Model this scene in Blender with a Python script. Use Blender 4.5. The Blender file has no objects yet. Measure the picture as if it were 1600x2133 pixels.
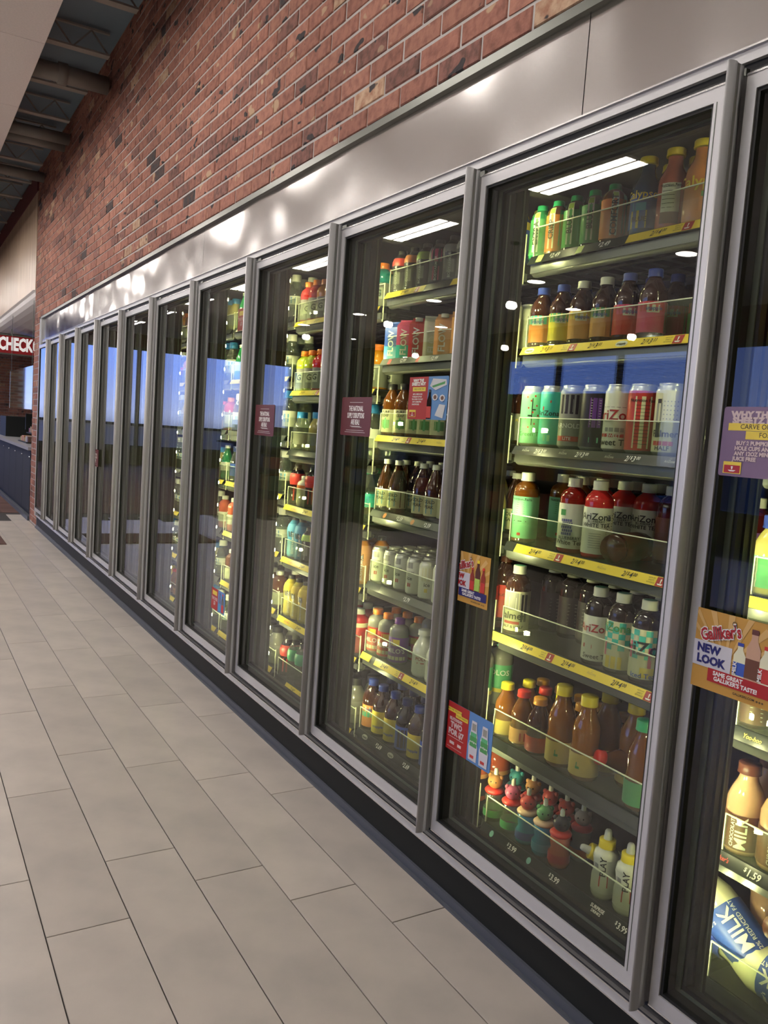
import bpy, math, random
from mathutils import Vector, Matrix
random.seed(7)
SC = bpy.context.scene
COL = SC.collection
PI = math.pi
# ------------------------------------------------------------------ camera
F_PX, CD, CH, YAW, PITCH, ROLL = 1703.136, 1.2995, 1.2599, 0.54077, -0.0946, 0.0700
def cam_axes():
    cy, sy, cp, sp = math.cos(YAW), math.sin(YAW), math.cos(PITCH), math.sin(PITCH)
    fwd = Vector((sy*cp, cy*cp, sp)); r0 = Vector((cy, -sy, 0)); u0 = r0.cross(fwd)
    cr, sr = math.cos(ROLL), math.sin(ROLL)
    return r0*cr+u0*sr, u0*cr-r0*sr, fwd
cr_, cu_, cf_ = cam_axes()
cam = bpy.data.cameras.new('camera'); camo = bpy.data.objects.new('camera', cam); COL.objects.link(camo)
camo.matrix_world = Matrix(((cr_.x, cu_.x, -cf_.x, -CD), (cr_.y, cu_.y, -cf_.y, 0), (cr_.z, cu_.z, -cf_.z, CH), (0, 0, 0, 1)))
cam.sensor_fit = 'HORIZONTAL'; cam.sensor_width = 36; cam.lens = 36*F_PX/1600
cam.clip_start = 0.05; cam.clip_end = 200
SC.camera = camo
# ------------------------------------------------------------------ world, light levels, exposure
SKY = 4.6; PANEL = 46.0; LED = 300.0
w = bpy.data.worlds.new('dusk_sky'); SC.world = w; w.use_nodes = True
nt = w.node_tree; nt.nodes.clear()
out = nt.nodes.new('ShaderNodeOutputWorld'); bg = nt.nodes.new('ShaderNodeBackground')
tc = nt.nodes.new('ShaderNodeTexCoord'); sx = nt.nodes.new('ShaderNodeSeparateXYZ'); rp = nt.nodes.new('ShaderNodeValToRGB')
nz = nt.nodes.new('ShaderNodeTexNoise'); nz.inputs['Scale'].default_value = 3; nz.inputs['Detail'].default_value = 5
mx = nt.nodes.new('ShaderNodeMix'); mx.data_type = 'RGBA'
cl = nt.nodes.new('ShaderNodeMapRange'); cl.inputs[1].default_value = .5; cl.inputs[2].default_value = .75; cl.inputs[4].default_value = .35
e = rp.color_ramp.elements
e[0].position = 0.0; e[0].color = (.03, .04, .08, 1)
e[1].position = 1.0; e[1].color = (.05, .12, .5, 1)
for p_, c_ in ((.49, (.03, .04, .08, 1)), (.502, (.3, .36, .62, 1)), (.53, (.16, .27, .78, 1)), (.62, (.1, .2, .72, 1))):
    q = e.new(p_); q.color = c_
mr = nt.nodes.new('ShaderNodeMapRange'); mr.inputs[1].default_value = -1; mr.inputs[2].default_value = 1
L = nt.links.new
L(tc.outputs['Generated'], sx.inputs[0]); L(sx.outputs['Z'], mr.inputs[0]); L(mr.outputs[0], rp.inputs[0])
L(tc.outputs['Generated'], nz.inputs['Vector']); L(nz.outputs['Fac'], cl.inputs[0]); L(cl.outputs[0], mx.inputs[0])
L(rp.outputs[0], mx.inputs[6]); mx.inputs[7].default_value = (.32, .38, .62, 1); L(mx.outputs[2], bg.inputs[0])
bg.inputs[1].default_value = SKY; L(bg.outputs[0], out.inputs[0])
SC.view_settings.view_transform = 'Standard'; SC.view_settings.look = 'None'
SC.view_settings.gamma = 1; SC.view_settings.use_curve_mapping = False
SC.view_settings.exposure = 0.0
SC.cycles.transparent_max_bounces = 24; SC.cycles.max_bounces = 7; SC.cycles.diffuse_bounces = 4
SC.cycles.sample_clamp_indirect = 6
SC.cycles.caustics_reflective = False; SC.cycles.caustics_refractive = False
# ------------------------------------------------------------------ materials
MATS = {}
def srgb(h):
    if isinstance(h, str):
        h = [int(h[i:i+2], 16)/255 for i in (0, 2, 4)]
        return tuple(c/12.92 if c <= .04045 else ((c+.055)/1.055)**2.4 for c in h)
    return h
def M(key, col=None, rough=.5, metal=0, emit=0, coat=0, var=0, noise=None, bump=None, spec=.5, isl=False, alpha=1):
    if key in MATS: return MATS[key]
    if col is None: col = key.split('_')[-1]
    c = srgb(col)
    m = bpy.data.materials.new(key); m.use_nodes = True; MATS[key] = m
    n = m.node_tree; b = n.nodes['Principled BSDF']
    b.inputs['Base Color'].default_value = (*c, 1); b.inputs['Roughness'].default_value = rough
    b.inputs['Metallic'].default_value = metal; b.inputs['Specular IOR Level'].default_value = spec
    b.inputs['Coat Weight'].default_value = coat
    b.inputs['Alpha'].default_value = alpha
    if emit:
        b.inputs['Emission Color'].default_value = (*c, 1); b.inputs['Emission Strength'].default_value = emit
    src = None
    if noise or bump or var:
        t = n.nodes.new('ShaderNodeTexCoord')
    if noise:      # (scale, second colour, detail)
        z = n.nodes.new('ShaderNodeTexNoise'); z.inputs['Scale'].default_value = noise[0]; z.inputs['Detail'].default_value = noise[2]
        n.links.new(t.outputs['Object'] if not isl else t.outputs['Generated'], z.inputs['Vector'])
        r = n.nodes.new('ShaderNodeMapRange'); r.inputs[1].default_value = noise[3] if len(noise) > 3 else .35; r.inputs[2].default_value = noise[4] if len(noise) > 4 else .65
        n.links.new(z.outputs['Fac'], r.inputs[0])
        k = n.nodes.new('ShaderNodeMix'); k.data_type = 'RGBA'; n.links.new(r.outputs[0], k.inputs[0])
        k.inputs[6].default_value = (*c, 1); k.inputs[7].default_value = (*srgb(noise[1]), 1); src = k.outputs[2]
    if var:
        oi = n.nodes.new('ShaderNodeObjectInfo'); gi = n.nodes.new('ShaderNodeNewGeometry')
        ad = n.nodes.new('ShaderNodeMath'); ad.operation = 'ADD'; n.links.new(oi.outputs['Random'], ad.inputs[0]); n.links.new(gi.outputs['Random Per Island'], ad.inputs[1])
        fr = n.nodes.new('ShaderNodeMath'); fr.operation = 'FRACT'; n.links.new(ad.outputs[0], fr.inputs[0])
        r = n.nodes.new('ShaderNodeMapRange'); r.inputs[3].default_value = 1-var; r.inputs[4].default_value = 1+var
        n.links.new(fr.outputs[0], r.inputs[0])
        h = n.nodes.new('ShaderNodeHueSaturation'); n.links.new(r.outputs[0], h.inputs['Value'])
        if src: n.links.new(src, h.inputs['Color'])
        else: h.inputs['Color'].default_value = (*c, 1)
        src = h.outputs[0]
    if src: n.links.new(src, b.inputs['Base Color'])
    if bump:       # (scale, strength, distance)
        z = n.nodes.new('ShaderNodeTexNoise'); z.inputs['Scale'].default_value = bump[0]; z.inputs['Detail'].default_value = 4
        n.links.new(t.outputs['Object'], z.inputs['Vector'])
        bp = n.nodes.new('ShaderNodeBump'); bp.inputs['Strength'].default_value = bump[1]; bp.inputs['Distance'].default_value = bump[2]
        n.links.new(z.outputs['Fac'], bp.inputs['Height']); n.links.new(bp.outputs[0], b.inputs['Normal'])
    return m
def glass_mat(key, tint, ior=1.5, rough=0.0, haze=0.0, hz=(.5, .55, .4), boost=1.0):
    m = bpy.data.materials.new(key); m.use_nodes = True; MATS[key] = m; n = m.node_tree; n.nodes.clear()
    o = n.nodes.new('ShaderNodeOutputMaterial'); tr = n.nodes.new('ShaderNodeBsdfTransparent'); gl = n.nodes.new('ShaderNodeBsdfGlossy')
    tr.inputs[0].default_value = (*tint, 1); gl.inputs['Roughness'].default_value = rough
    f = n.nodes.new('ShaderNodeFresnel'); f.inputs[0].default_value = ior
    g = n.nodes.new('ShaderNodeNewGeometry')      # same reflectance from either face
    s = n.nodes.new('ShaderNodeMix'); s.data_type = 'FLOAT'; n.links.new(g.outputs['Backfacing'], s.inputs[0]); s.inputs[2].default_value = ior; s.inputs[3].default_value = 1/ior
    n.links.new(s.outputs[0], f.inputs[0])
    mu = n.nodes.new('ShaderNodeMath'); mu.operation = 'MULTIPLY'; mu.use_clamp = True; n.links.new(f.outputs[0], mu.inputs[0]); mu.inputs[1].default_value = boost
    mi = n.nodes.new('ShaderNodeMixShader'); n.links.new(mu.outputs[0], mi.inputs[0])
    a = tr
    if haze:
        d = n.nodes.new('ShaderNodeBsdfTranslucent'); d2 = n.nodes.new('ShaderNodeBsdfDiffuse'); d.inputs[0].default_value = (*hz, 1); d2.inputs[0].default_value = (*hz, 1)
        ms = n.nodes.new('ShaderNodeMixShader'); n.links.new(d.outputs[0], ms.inputs[1]); n.links.new(d2.outputs[0], ms.inputs[2])
        tcn = n.nodes.new('ShaderNodeTexCoord'); z = n.nodes.new('ShaderNodeTexNoise'); z.inputs['Scale'].default_value = 14; z.inputs['Detail'].default_value = 6
        n.links.new(tcn.outputs['Object'], z.inputs['Vector'])
        r = n.nodes.new('ShaderNodeMapRange'); r.inputs[1].default_value = .3; r.inputs[2].default_value = .75; r.inputs[3].default_value = haze*.5; r.inputs[4].default_value = haze*1.6
        n.links.new(z.outputs['Fac'], r.inputs[0])
        m2 = n.nodes.new('ShaderNodeMixShader'); n.links.new(r.outputs[0], m2.inputs[0]); n.links.new(tr.outputs[0], m2.inputs[1]); n.links.new(ms.outputs[0], m2.inputs[2]); a = m2
    n.links.new(a.outputs[0], mi.inputs[1]); n.links.new(gl.outputs[0], mi.inputs[2]); n.links.new(mi.outputs[0], o.inputs[0])
    return m
GLASS = glass_mat('door_glass', (.95, .97, .93), 1.5, boost=1.0)
WGLASS = glass_mat('window_glass', (.97, .97, .97), 1.45)
ACRYL = glass_mat('acrylic', (.93, .95, .9), 1.49, .03, haze=.05, hz=(.62, .68, .45))
CLEARB = glass_mat('clear_plastic', (.8, .86, .8), 1.5, .08, haze=.14, hz=(.7, .75, .6), boost=1.6)
ALU = M('aluminium', (.54, .545, .55), .38, .25, bump=(60, .02, .002))
ALU2 = M('aluminium_bright', (.72, .72, .72), .25, .9)  # brighter metal; thin rail and door-frame lips in it paint edge highlights
GASK = M('gasket', (.006, .007, .006), .6)
SPACER = M('spacer', (.13, .15, .12), .45, .2)
MULL = M('mullion', (.035, .038, .026), .45)
DARK = M('interior_dark', (.008, .008, .007), .8)
ICEIL = M('interior_ceiling', (.12, .115, .10), .8)
KICK = M('kick_black', (.010, .012, .011), .6, spec=.25)
STRIPB = M('base_strip', (.07, .08, .10), .5)
BLK = M('strip_black', (.012, .016, .013), .35)
GRYS = M('strip_grey', (.09, .10, .085), .35)
YEL = M('tag_yellow', (.78, .60, .05), .4)
TAGR = M('tag_red', (.36, .03, .03), .4)
WHT = M('print_white', (.82, .82, .78), .5)
INK = M('print_black', (.015, .015, .015), .5)
SHLIP = M('shelf_lip', (.13, .14, .12), .3, .4)
WIRE = M('shelf_wire', (.010, .010, .009), .5, 0)
EDGE = M('acrylic_edge_highlight', (.75, .8, .6), .4)  # whitish colour paints the bright lines along clear acrylic edges
MAROON = M('maroon', (.10, .012, .018), .6)
PLAIN_WHITE = M('plain_white', (.7, .68, .66), .6)
# ------------------------------------------------------------------ mesh builder
class MB:
    def __init__(s): s.v = []; s.f = []; s.mi = []; s.m = []; s.sm = []
    def mat(s, m):
        if m not in s.m: s.m.append(m)
        return s.m.index(m)
    def face(s, idx, m, sm=False): s.f.append(idx); s.mi.append(s.mat(m)); s.sm.append(sm)
    def box(s, a, b, m, skip=''):
        x0, y0, z0 = a; x1, y1, z1 = b; o = len(s.v)
        s.v += [(x0, y0, z0), (x1, y0, z0), (x1, y1, z0), (x0, y1, z0), (x0, y0, z1), (x1, y0, z1), (x1, y1, z1), (x0, y1, z1)]
        for q in ((0, 3, 2, 1), (4, 5, 6, 7), (0, 1, 5, 4), (1, 2, 6, 5), (2, 3, 7, 6), (3, 0, 4, 7)): s.face([o+i for i in q], m)
        return s
    def quad(s, p, m): o = len(s.v); s.v += [tuple(q) for q in p]; s.face([o+i for i in range(len(p))], m); return s
    def lathe(s, prof, m, n=16, a0=0, a1=360, c=(0, 0, 0), sm=True, axis='z'):
        full = abs(a1-a0) >= 359.9; o = len(s.v); k = n if full else n+1
        for r, z in prof:
            for i in range(k):
                t = math.radians(a0+(a1-a0)*i/n)
                x, y = r*math.cos(t), r*math.sin(t)
                s.v.append((c[0]+x, c[1]+y, c[2]+z) if axis == 'z' else (c[0]+z, c[1]+x, c[2]+y) if axis == 'x' else (c[0]+y, c[1]+z, c[2]+x))
        for j in range(len(prof)-1):
            for i in range(n):
                i2 = (i+1) % k if full else i+1
                a, b, cc, d = o+j*k+i, o+j*k+i2, o+(j+1)*k+i2, o+(j+1)*k+i
                if prof[j][0] < 1e-6: s.face([a, cc, d], m, sm)
                elif prof[j+1][0] < 1e-6: s.face([a, b, cc], m, sm)
                else: s.face([a, b, cc, d], m, sm)
        return s
    def prism(s, pts, z0, z1, m, sm=False):      # pts: (x,y) ring, extruded in z
        o = len(s.v); n = len(pts)
        s.v += [(x, y, z0) for x, y in pts]+[(x, y, z1) for x, y in pts]
        for i in range(n): s.face([o+i, o+(i+1) % n, o+n+(i+1) % n, o+n+i], m, sm)
        s.face([o+i for i in reversed(range(n))], m); s.face([o+n+i for i in range(n)], m); return s
    def add(s, verts, faces, m, sm=False):
        o = len(s.v); s.v += [tuple(q) for q in verts]
        for f in faces: s.face([o+i for i in f], m, sm)
        return s
    def mesh(s, name):
        me = bpy.data.meshes.new(name); me.from_pydata(s.v, [], s.f)
        for m in s.m: me.materials.append(m)
        me.polygons.foreach_set('material_index', s.mi); me.polygons.foreach_set('use_smooth', s.sm); me.update()
        return me
    def obj(s, name, parent=None, loc=(0, 0, 0)): return link(name, s.mesh(name), parent, loc)
def link(name, me, parent=None, loc=(0, 0, 0), rot=None):
    o = bpy.data.objects.new(name, me); COL.objects.link(o); o.location = loc
    if rot: o.rotation_euler = rot
    if parent: o.parent = parent
    return o
def tag(o, label=None, cat=None, group=None, kind=None):
    if label: o['label'] = label
    if cat: o['category'] = cat
    if group: o['group'] = group
    if kind: o['kind'] = kind
    return o
def empty(name, loc, label, cat, group=None):
    return tag(link(name, None, None, loc), label, cat, group)
_tx = {}
def text(s, bold=0.0, shear=0.0, spacing=1.0):
    k = (s, bold, shear, spacing)
    if k in _tx: return _tx[k]
    c = bpy.data.curves.new('t', 'FONT'); c.body = s; c.size = 1; c.offset = bold; c.shear = shear; c.space_character = spacing
    c.align_x = 'CENTER'; c.align_y = 'CENTER'; c.resolution_u = 2
    o = bpy.data.objects.new('t', c); COL.objects.link(o)
    dg = bpy.context.evaluated_depsgraph_get(); me = bpy.data.meshes.new_from_object(o.evaluated_get(dg))
    r = ([(v.co.x, v.co.y) for v in me.vertices], [list(p.vertices) for p in me.polygons])
    bpy.data.objects.remove(o); bpy.data.curves.remove(c); bpy.data.meshes.remove(me)
    _tx[k] = r; return r
def refine(vs, fs, lim):       # split long triangles so lettering can follow a round surface
    vs = list(vs); out = []; mid = {}
    st = [t for f in fs for t in [(f[0], f[i], f[i+1]) for i in range(1, len(f)-1)]]
    while st:
        t = st.pop(); L_ = [(math.dist(vs[t[i]], vs[t[(i+1) % 3]]), i) for i in range(3)]; l_, i = max(L_)
        if l_ <= lim: out.append(list(t)); continue
        a, b, c = t[i], t[(i+1) % 3], t[(i+2) % 3]; k = (min(a, b), max(a, b))
        if k not in mid: mid[k] = len(vs); vs.append(((vs[a][0]+vs[b][0])/2, (vs[a][1]+vs[b][1])/2))
        m = mid[k]; st += [(a, m, c), (m, b, c)]
    return vs, out
def ttext(mb, s, fn, u, v, h, m, bold=.02, shear=0., sx=1., rot=0, spacing=1.0, fine=False):
    """lay text into mb; fn maps (u,v)->xyz; h = letter height"""
    vs, fs = text(s, bold, shear, spacing); k = h/.7; c, q = math.cos(rot), math.sin(rot)
    if fine and h > .009: vs, fs = refine(vs, fs, .006/k)
    mb.add([fn(u+(x*k*sx*c-y*k*q), v+(x*k*sx*q+y*k*c)) for x, y in vs], fs, m)
# ------------------------------------------------------------------ key numbers
PITCHD = .762; Y0 = 1.01
yk = lambda k: Y0+PITCHD*k
KMIN, KMAX = -2, 10            # doors
YEND = yk(KMAX)+.745           # far end of the door run
ZS = {-1: [1.743, 1.50, 1.235, .967, .697, .43, .15], 0: [1.743, 1.50, 1.231, .963, .70, .40, .14],
      1: [1.73, 1.50, 1.233, .966, .704, .443, .155], 2: [1.69, 1.397, 1.142, .902, .67, .406, .133]}
ZD = [1.72, 1.46, 1.20, .94, .68, .42, .15]
# ------------------------------------------------------------------ setting: floor
TILE = M('floor_tile', (.50, .455, .405), .34, 0, var=.09, noise=(5, (.40, .37, .335), 8, .35, .7), bump=(40, .05, .002))
GROUT = M('grout', (.03, .026, .024), .9)
fl = MB().box((-9, -3, -.10), (4.5, 22, -.0045), GROUT).obj('floor'); tag(fl, kind='structure')
def chamf(dx, dy, dz, c, m):     # slab, top face z=0, chamfered
    b = MB(); o = [(-dx/2, -dy/2), (dx/2, -dy/2), (dx/2, dy/2), (-dx/2, dy/2)]
    i = [(-dx/2+c, -dy/2+c), (dx/2-c, -dy/2+c), (dx/2-c, dy/2-c), (-dx/2+c, dy/2-c)]
    b.v = [(x, y, -dz) for x, y in o]+[(x, y, -c) for x, y in o]+[(x, y, 0) for x, y in i]
    for r in (0, 4):
        for q in range(4): b.face([r+q, r+(q+1) % 4, r+4+(q+1) % 4, r+4+q], m)
    b.face([8, 9, 10, 11], m); return b
TS, TT, XA = .20, .809, -.1786
offs = [2.489, 2.688, 2.8817, 3.0764, 2.782, 2.2517]
tmesh = chamf(TS-.003, TT-.003, .004, .0008, TILE).mesh('tile')
half = chamf(.176, TT-.003, .004, .0008, TILE).mesh('tile')
rest = MB(); nt_ = 0
for r in range(-1, 38):
    off = offs[r+1] if r+1 < len(offs) else 2.25+.27*((r*7) % 3)+.05*(r % 4)
    xc = XA-TS*r-TS/2 if r >= 0 else XA+.09
    if xc < -8.9: continue
    n0 = int((off+3)/TT)
    for j in range(-n0, 14):
        y1 = off+TT*j; yc = y1+TT/2
        if yc > 10.35 or yc < -2.6: continue
        if r < 15 and yc > .3 and nt_ < 290:
            link('tile', half if r < 0 else tmesh, fl, (xc, yc, 0)); nt_ += 1
        else:
            h = TS/2-.0015; g = TT/2-.0015
            rest.box((xc-h, yc-g, -.004), (xc+h, yc+g, 0), TILE)
tag(rest.obj('floor_tile_field', fl), kind='stuff')
BRN = M('quarry_tile', (.11, .06, .05), .75, var=.15, spec=.15)
q = MB()
for i in range(46):
    for j in range(58):
        x = -8.9+i*.29; y = 10.78+j*.195
        q.box((x+.003, y+.003, -.004), (x+.287, y+.192, 0), BRN)
tag(q.obj('quarry_tile_field', fl), kind='stuff')
mat_ = chamf(1.25, .68, .008, .003, BRN).obj('floor_mat', None, (-1.04, 8.55, .0082)); tag(mat_, 'dark brown floor mat lying on the grey tiles', 'mat')
# ------------------------------------------------------------------ setting: brick wall above the cooler
MORT = M('mortar', (.42, .40, .385), .9, bump=(120, .3, .003))
def brick_mat(key, c, dark, buff, amt):
    m = M(key, c, .88, var=.13, noise=(30, dark, 6, .42, .68), bump=(70, .8, .004)); n = m.node_tree; b = n.nodes['Principled BSDF']; b.inputs['Specular IOR Level'].default_value = .25
    g = n.nodes.new('ShaderNodeNewGeometry'); mp = n.nodes.new('ShaderNodeMapping'); mp.inputs['Scale'].default_value = (1, 1, 1.7); n.links.new(g.outputs['Position'], mp.inputs[0])
    for q in n.nodes:
        if q.type == 'TEX_NOISE': n.links.new(g.outputs['Position'], q.inputs['Vector'])
    src = b.inputs['Base Color'].links[0].from_socket
    for sc_, lo, hi, col in ((8.5, .655-amt, .675-amt, (.045, .04, .042)), (7.3, .665-amt*.6, .69-amt*.6, buff)):
        z = n.nodes.new('ShaderNodeTexNoise'); z.inputs['Scale'].default_value = sc_; z.inputs['Detail'].default_value = 2; n.links.new(mp.outputs[0], z.inputs['Vector'])
        r = n.nodes.new('ShaderNodeMapRange'); r.inputs[1].default_value = lo; r.inputs[2].default_value = hi; n.links.new(z.outputs['Fac'], r.inputs[0])
        k = n.nodes.new('ShaderNodeMix'); k.data_type = 'RGBA'; n.links.new(r.outputs[0], k.inputs[0]); n.links.new(src, k.inputs[6]); k.inputs[7].default_value = (*col, 1); src = k.outputs[2]
    n.links.new(src, b.inputs['Base Color']); return m
BR = [brick_mat('brick_red', (.30, .135, .10), (.19, .085, .065), (.42, .29, .19), 0), brick_mat('brick_orange', (.35, .165, .12), (.23, .105, .08), (.42, .29, .19), .01),
      brick_mat('brick_brown', (.22, .105, .085), (.11, .06, .05), (.3, .2, .14), .02), brick_mat('brick_dark', (.05, .044, .046), (.10, .05, .04), (.2, .1, .07), 0), brick_mat('brick_buff', (.44, .31, .21), (.28, .14, .09), (.5, .38, .26), 0)]
BW, BH = .2032, .0677
ZB0, ZTOP = 2.243, 3.87
wr = MB().box((.0045, -3, ZB0-.01), (.25, 9.965, ZTOP+.2), MORT).box((.004, YEND+.075, 0), (.25, 9.965, ZB0), MORT).obj('wall_right')
tag(wr, kind='structure')
def brick_mesh(w_, jit):
    b = MB(); c = .003; H = BH-.0095; W = w_-.0095; R = random.Random(jit)
    j = lambda s: (R.random()-.5)*s
    b.v = [(.02, -W/2, -H/2), (.02, W/2, -H/2), (.02, W/2, H/2), (.02, -W/2, H/2),
           (c, -W/2, -H/2), (c, W/2, -H/2), (c, W/2, H/2), (c, -W/2, H/2),
           (0, -W/2+c+j(.003), -H/2+c), (0, W/2-c, -H/2+c+j(.003)), (0, W/2-c+j(.003), H/2-c), (0, -W/2+c, H/2-c+j(.003))]
    return b, W, H
def pickbrick(R):
    t = R.random()
    return 0 if t < .48 else 1 if t < .80 else 2 if t < .955 else 3 if t < .975 else 4
bcache = {}
def get_brick(w_, mi, v):
    k = (round(w_, 3), mi, v)
    if k not in bcache:
        b, W, H = brick_mesh(w_, v*17+mi)
        m = BR[mi]
        for r in (0, 4):
            for q_ in range(4): b.face([r+q_, r+4+q_, r+4+(q_+1) % 4, r+(q_+1) % 4], m)
        b.face([11, 10, 9, 8], m); bcache[k] = b.mesh('brick')
    return bcache[k]
RB = random.Random(3); bl = []
for r in range(24):
    zc = ZB0+.004+BH*(r+.5); sh = (.5 if r % 2 else 0)*BW
    n = 0; y = 9.965-BW*52-sh
    while y < 9.96:
        a, b = max(y, -3), min(y+BW, 9.965)
        if b-a > .03 and b > -1: bl.append((a, b, zc, pickbrick(RB)))
        y += BW
for r in range(33):      # pier at the far end
    zc = .02+BH*(r+.5)
    c = YEND+.075; sh = .1 if r % 2 else .2
    for a, b in ((c, c+sh), (c+sh, 9.76 if sh > .15 else 9.86), (9.76 if sh > .15 else 9.86, 9.965)): bl.append((a, b, zc, pickbrick(RB)))
def seen(b):
    y = (b[0]+b[1])/2; v = Vector((CD, y, b[2]-CH)); d = v.dot(cf_)
    if d < .2: return 1e9
    px, py = 800+F_PX*v.dot(cr_)/d, 1066.5-F_PX*v.dot(cu_)/d
    return v.length if -20 < px < 1620 and -20 < py < 2150 else 1e6+v.length
bl.sort(key=seen)
rb = MB()
for i, (a, b, zc, mi) in enumerate(bl):
    x = -.001+RB.random()*.003; yc = (a+b)/2
    if i < 295: link('brick', get_brick(b-a, mi, RB.randrange(3)), wr, (x, yc, zc))
    else: H = (BH-.0095)/2; rb.box((x, a+.0047, zc-H), (.01, b-.0047, zc+H), BR[mi])
tag(rb.obj('far_brick_field', wr), kind='stuff')
# ------------------------------------------------------------------ setting: ceilings, joists, soffit
DECK = M('deck', (.17, .235, .29), .8); JOIST = M('joist', (.30, .285, .26), .7); SOF = M('soffit_panel', (.84, .80, .80), .8, noise=(90, (.78, .75, .75), 3))
cb = MB().box((-.62, -3, ZTOP+.01), (4.5, 22, ZTOP+.12), DECK)
ce = cb.obj('ceiling'); tag(ce, kind='structure')
slab = MB().box((-9, -3, 3.412), (-.575, 22, 3.50), SOF).box((-.60, -3, 3.50), (-.575, 22, 3.99), SOF).obj('soffit_ceiling'); tag(slab, kind='structure')
pm = chamf(1.213, 1.213, .010, .002, SOF); pm.v = [(x, y, -z) for x, y, z in pm.v]; pm.f = [f[::-1] for f in pm.f]; pme = pm.mesh('ceiling_panel')
for i in range(6):
    for j in range(12):
        link('ceiling_panel', pme, slab, (-.575-.61-i*1.219, 5.44-.61-1.219*4+1.219*j, 3.400))
KICKM = M('cord_black', (.02, .02, .02), .5)
LAMP = M('lamp_diffuser', (1, .92, .85), .5, emit=PANEL)
NTH = ['', 'first', 'second', 'third', 'fourth', 'fifth', 'sixth', 'seventh', 'eighth', 'ninth', 'tenth', 'eleventh', 'twelfth', 'thirteenth', 'fourteenth', 'fifteenth', 'sixteenth', 'seventeenth', 'eighteenth']
for i, (x, ya_, sp_, n_, rnd) in enumerate(((-1.18, 1.45, 2.44, 8, 0), (-3.36, .22, 2.4, 9, 0), (-5.9, 1.3, 2.4, 8, 1), (-7.7, 2.5, 3.6, 5, 1))):
    for j in range(n_):
        y = ya_+sp_*j
        t = empty('ceiling_light', (x, y, 3.40), '%s, %s along the %s row from the cooler' % ('round recessed downlight' if rnd else 'white recessed light panel', NTH[j+1], NTH[i+1]), 'ceiling light', 'recessed lights over the aisle')
        if rnd:
            MB().lathe([(0, -.012), (.13, -.012), (.13, -.002), (0, -.002)], PLAIN_WHITE, 20).obj('frame', t); MB().lathe([(0, -.018), (.10, -.018), (.10, -.013), (0, -.013)], LAMP, 20).obj('diffuser', t)
        else:
            MB().box((-.15, -.58, -.012), (.15, .58, -.002), PLAIN_WHITE).obj('frame', t)
            for q_ in (-1, 1): MB().box((.065*q_-(.042 if i == 0 else .026), -.54, -.018), (.065*q_+(.042 if i == 0 else .026), .54, -.013), LAMP).obj('diffuser', t)
BULB = M('bulb', (1, .90, .80), .5, emit=330)  # pendant rows added to throw more light up onto the soffit
for i, x in enumerate((-4.4, -6.9)):
    for j in range(6):
        t = empty('pendant_lamp', (x, 1.9+2.6*j+.6*i, 3.40), 'small globe pendant lamp, %s of the %s hanging row' % (NTH[j+1], NTH[i+1]), 'lamp', 'globe pendants across the aisle')
        MB().lathe([(0, 0), (.05, 0), (.05, -.02), (.004, -.024), (.004, -.62), (0, -.62)][::-1], KICKM, 10).obj('cord', t)
        MB().lathe([(.042*math.sin(PI*q_/8), -.662-.042*math.cos(PI*q_/8)) for q_ in range(9)], BULB, 12).obj('globe', t)
for i, yy in enumerate((2.3, 3.05, 3.83, 4.6, 5.35, 6.137, 6.905, 7.661, 8.383, 9.16, 9.965, 10.74, 11.5, 12.3, 13.1, 13.9, 14.7, 15.5)):
    b = MB().box((-.573, -.034, 0), (-.075, .034, .012), JOIST)
    for q_ in range(4):
        xa = -.56+q_*.12; zz_ = ((.012, .15), (.15, .012))[q_ % 2]
        b.quad([(xa, -.004, zz_[0]), (xa+.012, -.004, zz_[0]), (xa+.132, -.004, zz_[1]), (xa+.12, -.004, zz_[1])], JOIST).quad([(xa, .004, zz_[0]), (xa+.12, .004, zz_[1]), (xa+.132, .004, zz_[1]), (xa+.012, .004, zz_[0])], JOIST)
    b.box((-.573, -.012, .150), (-.075, .012, .162), JOIST)
    tag(b.obj('ceiling_joist', None, (0, yy, 3.70)), 'pale steel roof joist, %s one counted away from the camera' % NTH[i+1], 'joist', 'roof joists over the cooler')
PIPE = M('duct_paint', (.22, .215, .2), .6)
for (yy, z, r, n) in ((6.42, 3.62, .062, 1), (8.0, 3.66, .05, 0), (8.22, 3.66, .05, 0), (9.45, 3.66, .05, 0)):
    o = MB().lathe([(0, -.573), (r, -.573), (r, -.02), (0, -.02)], PIPE, 18, axis='x').obj('pipe', None, (0, yy, z))
    lb = ('thick round pipe with coupling under the roof deck', 'thin pipe third joist beyond the thick one', 'second thin pipe beside the third joist', 'thin pipe near the far joists')[(6.42, 8.0, 8.22, 9.45).index(yy)]
    tag(o, lb, 'pipe')
    if n: MB().lathe([(r, -.36), (r+.012, -.36), (r+.012, -.30), (r, -.30)], PIPE, 18, axis='x').obj('coupling', o)
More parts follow.
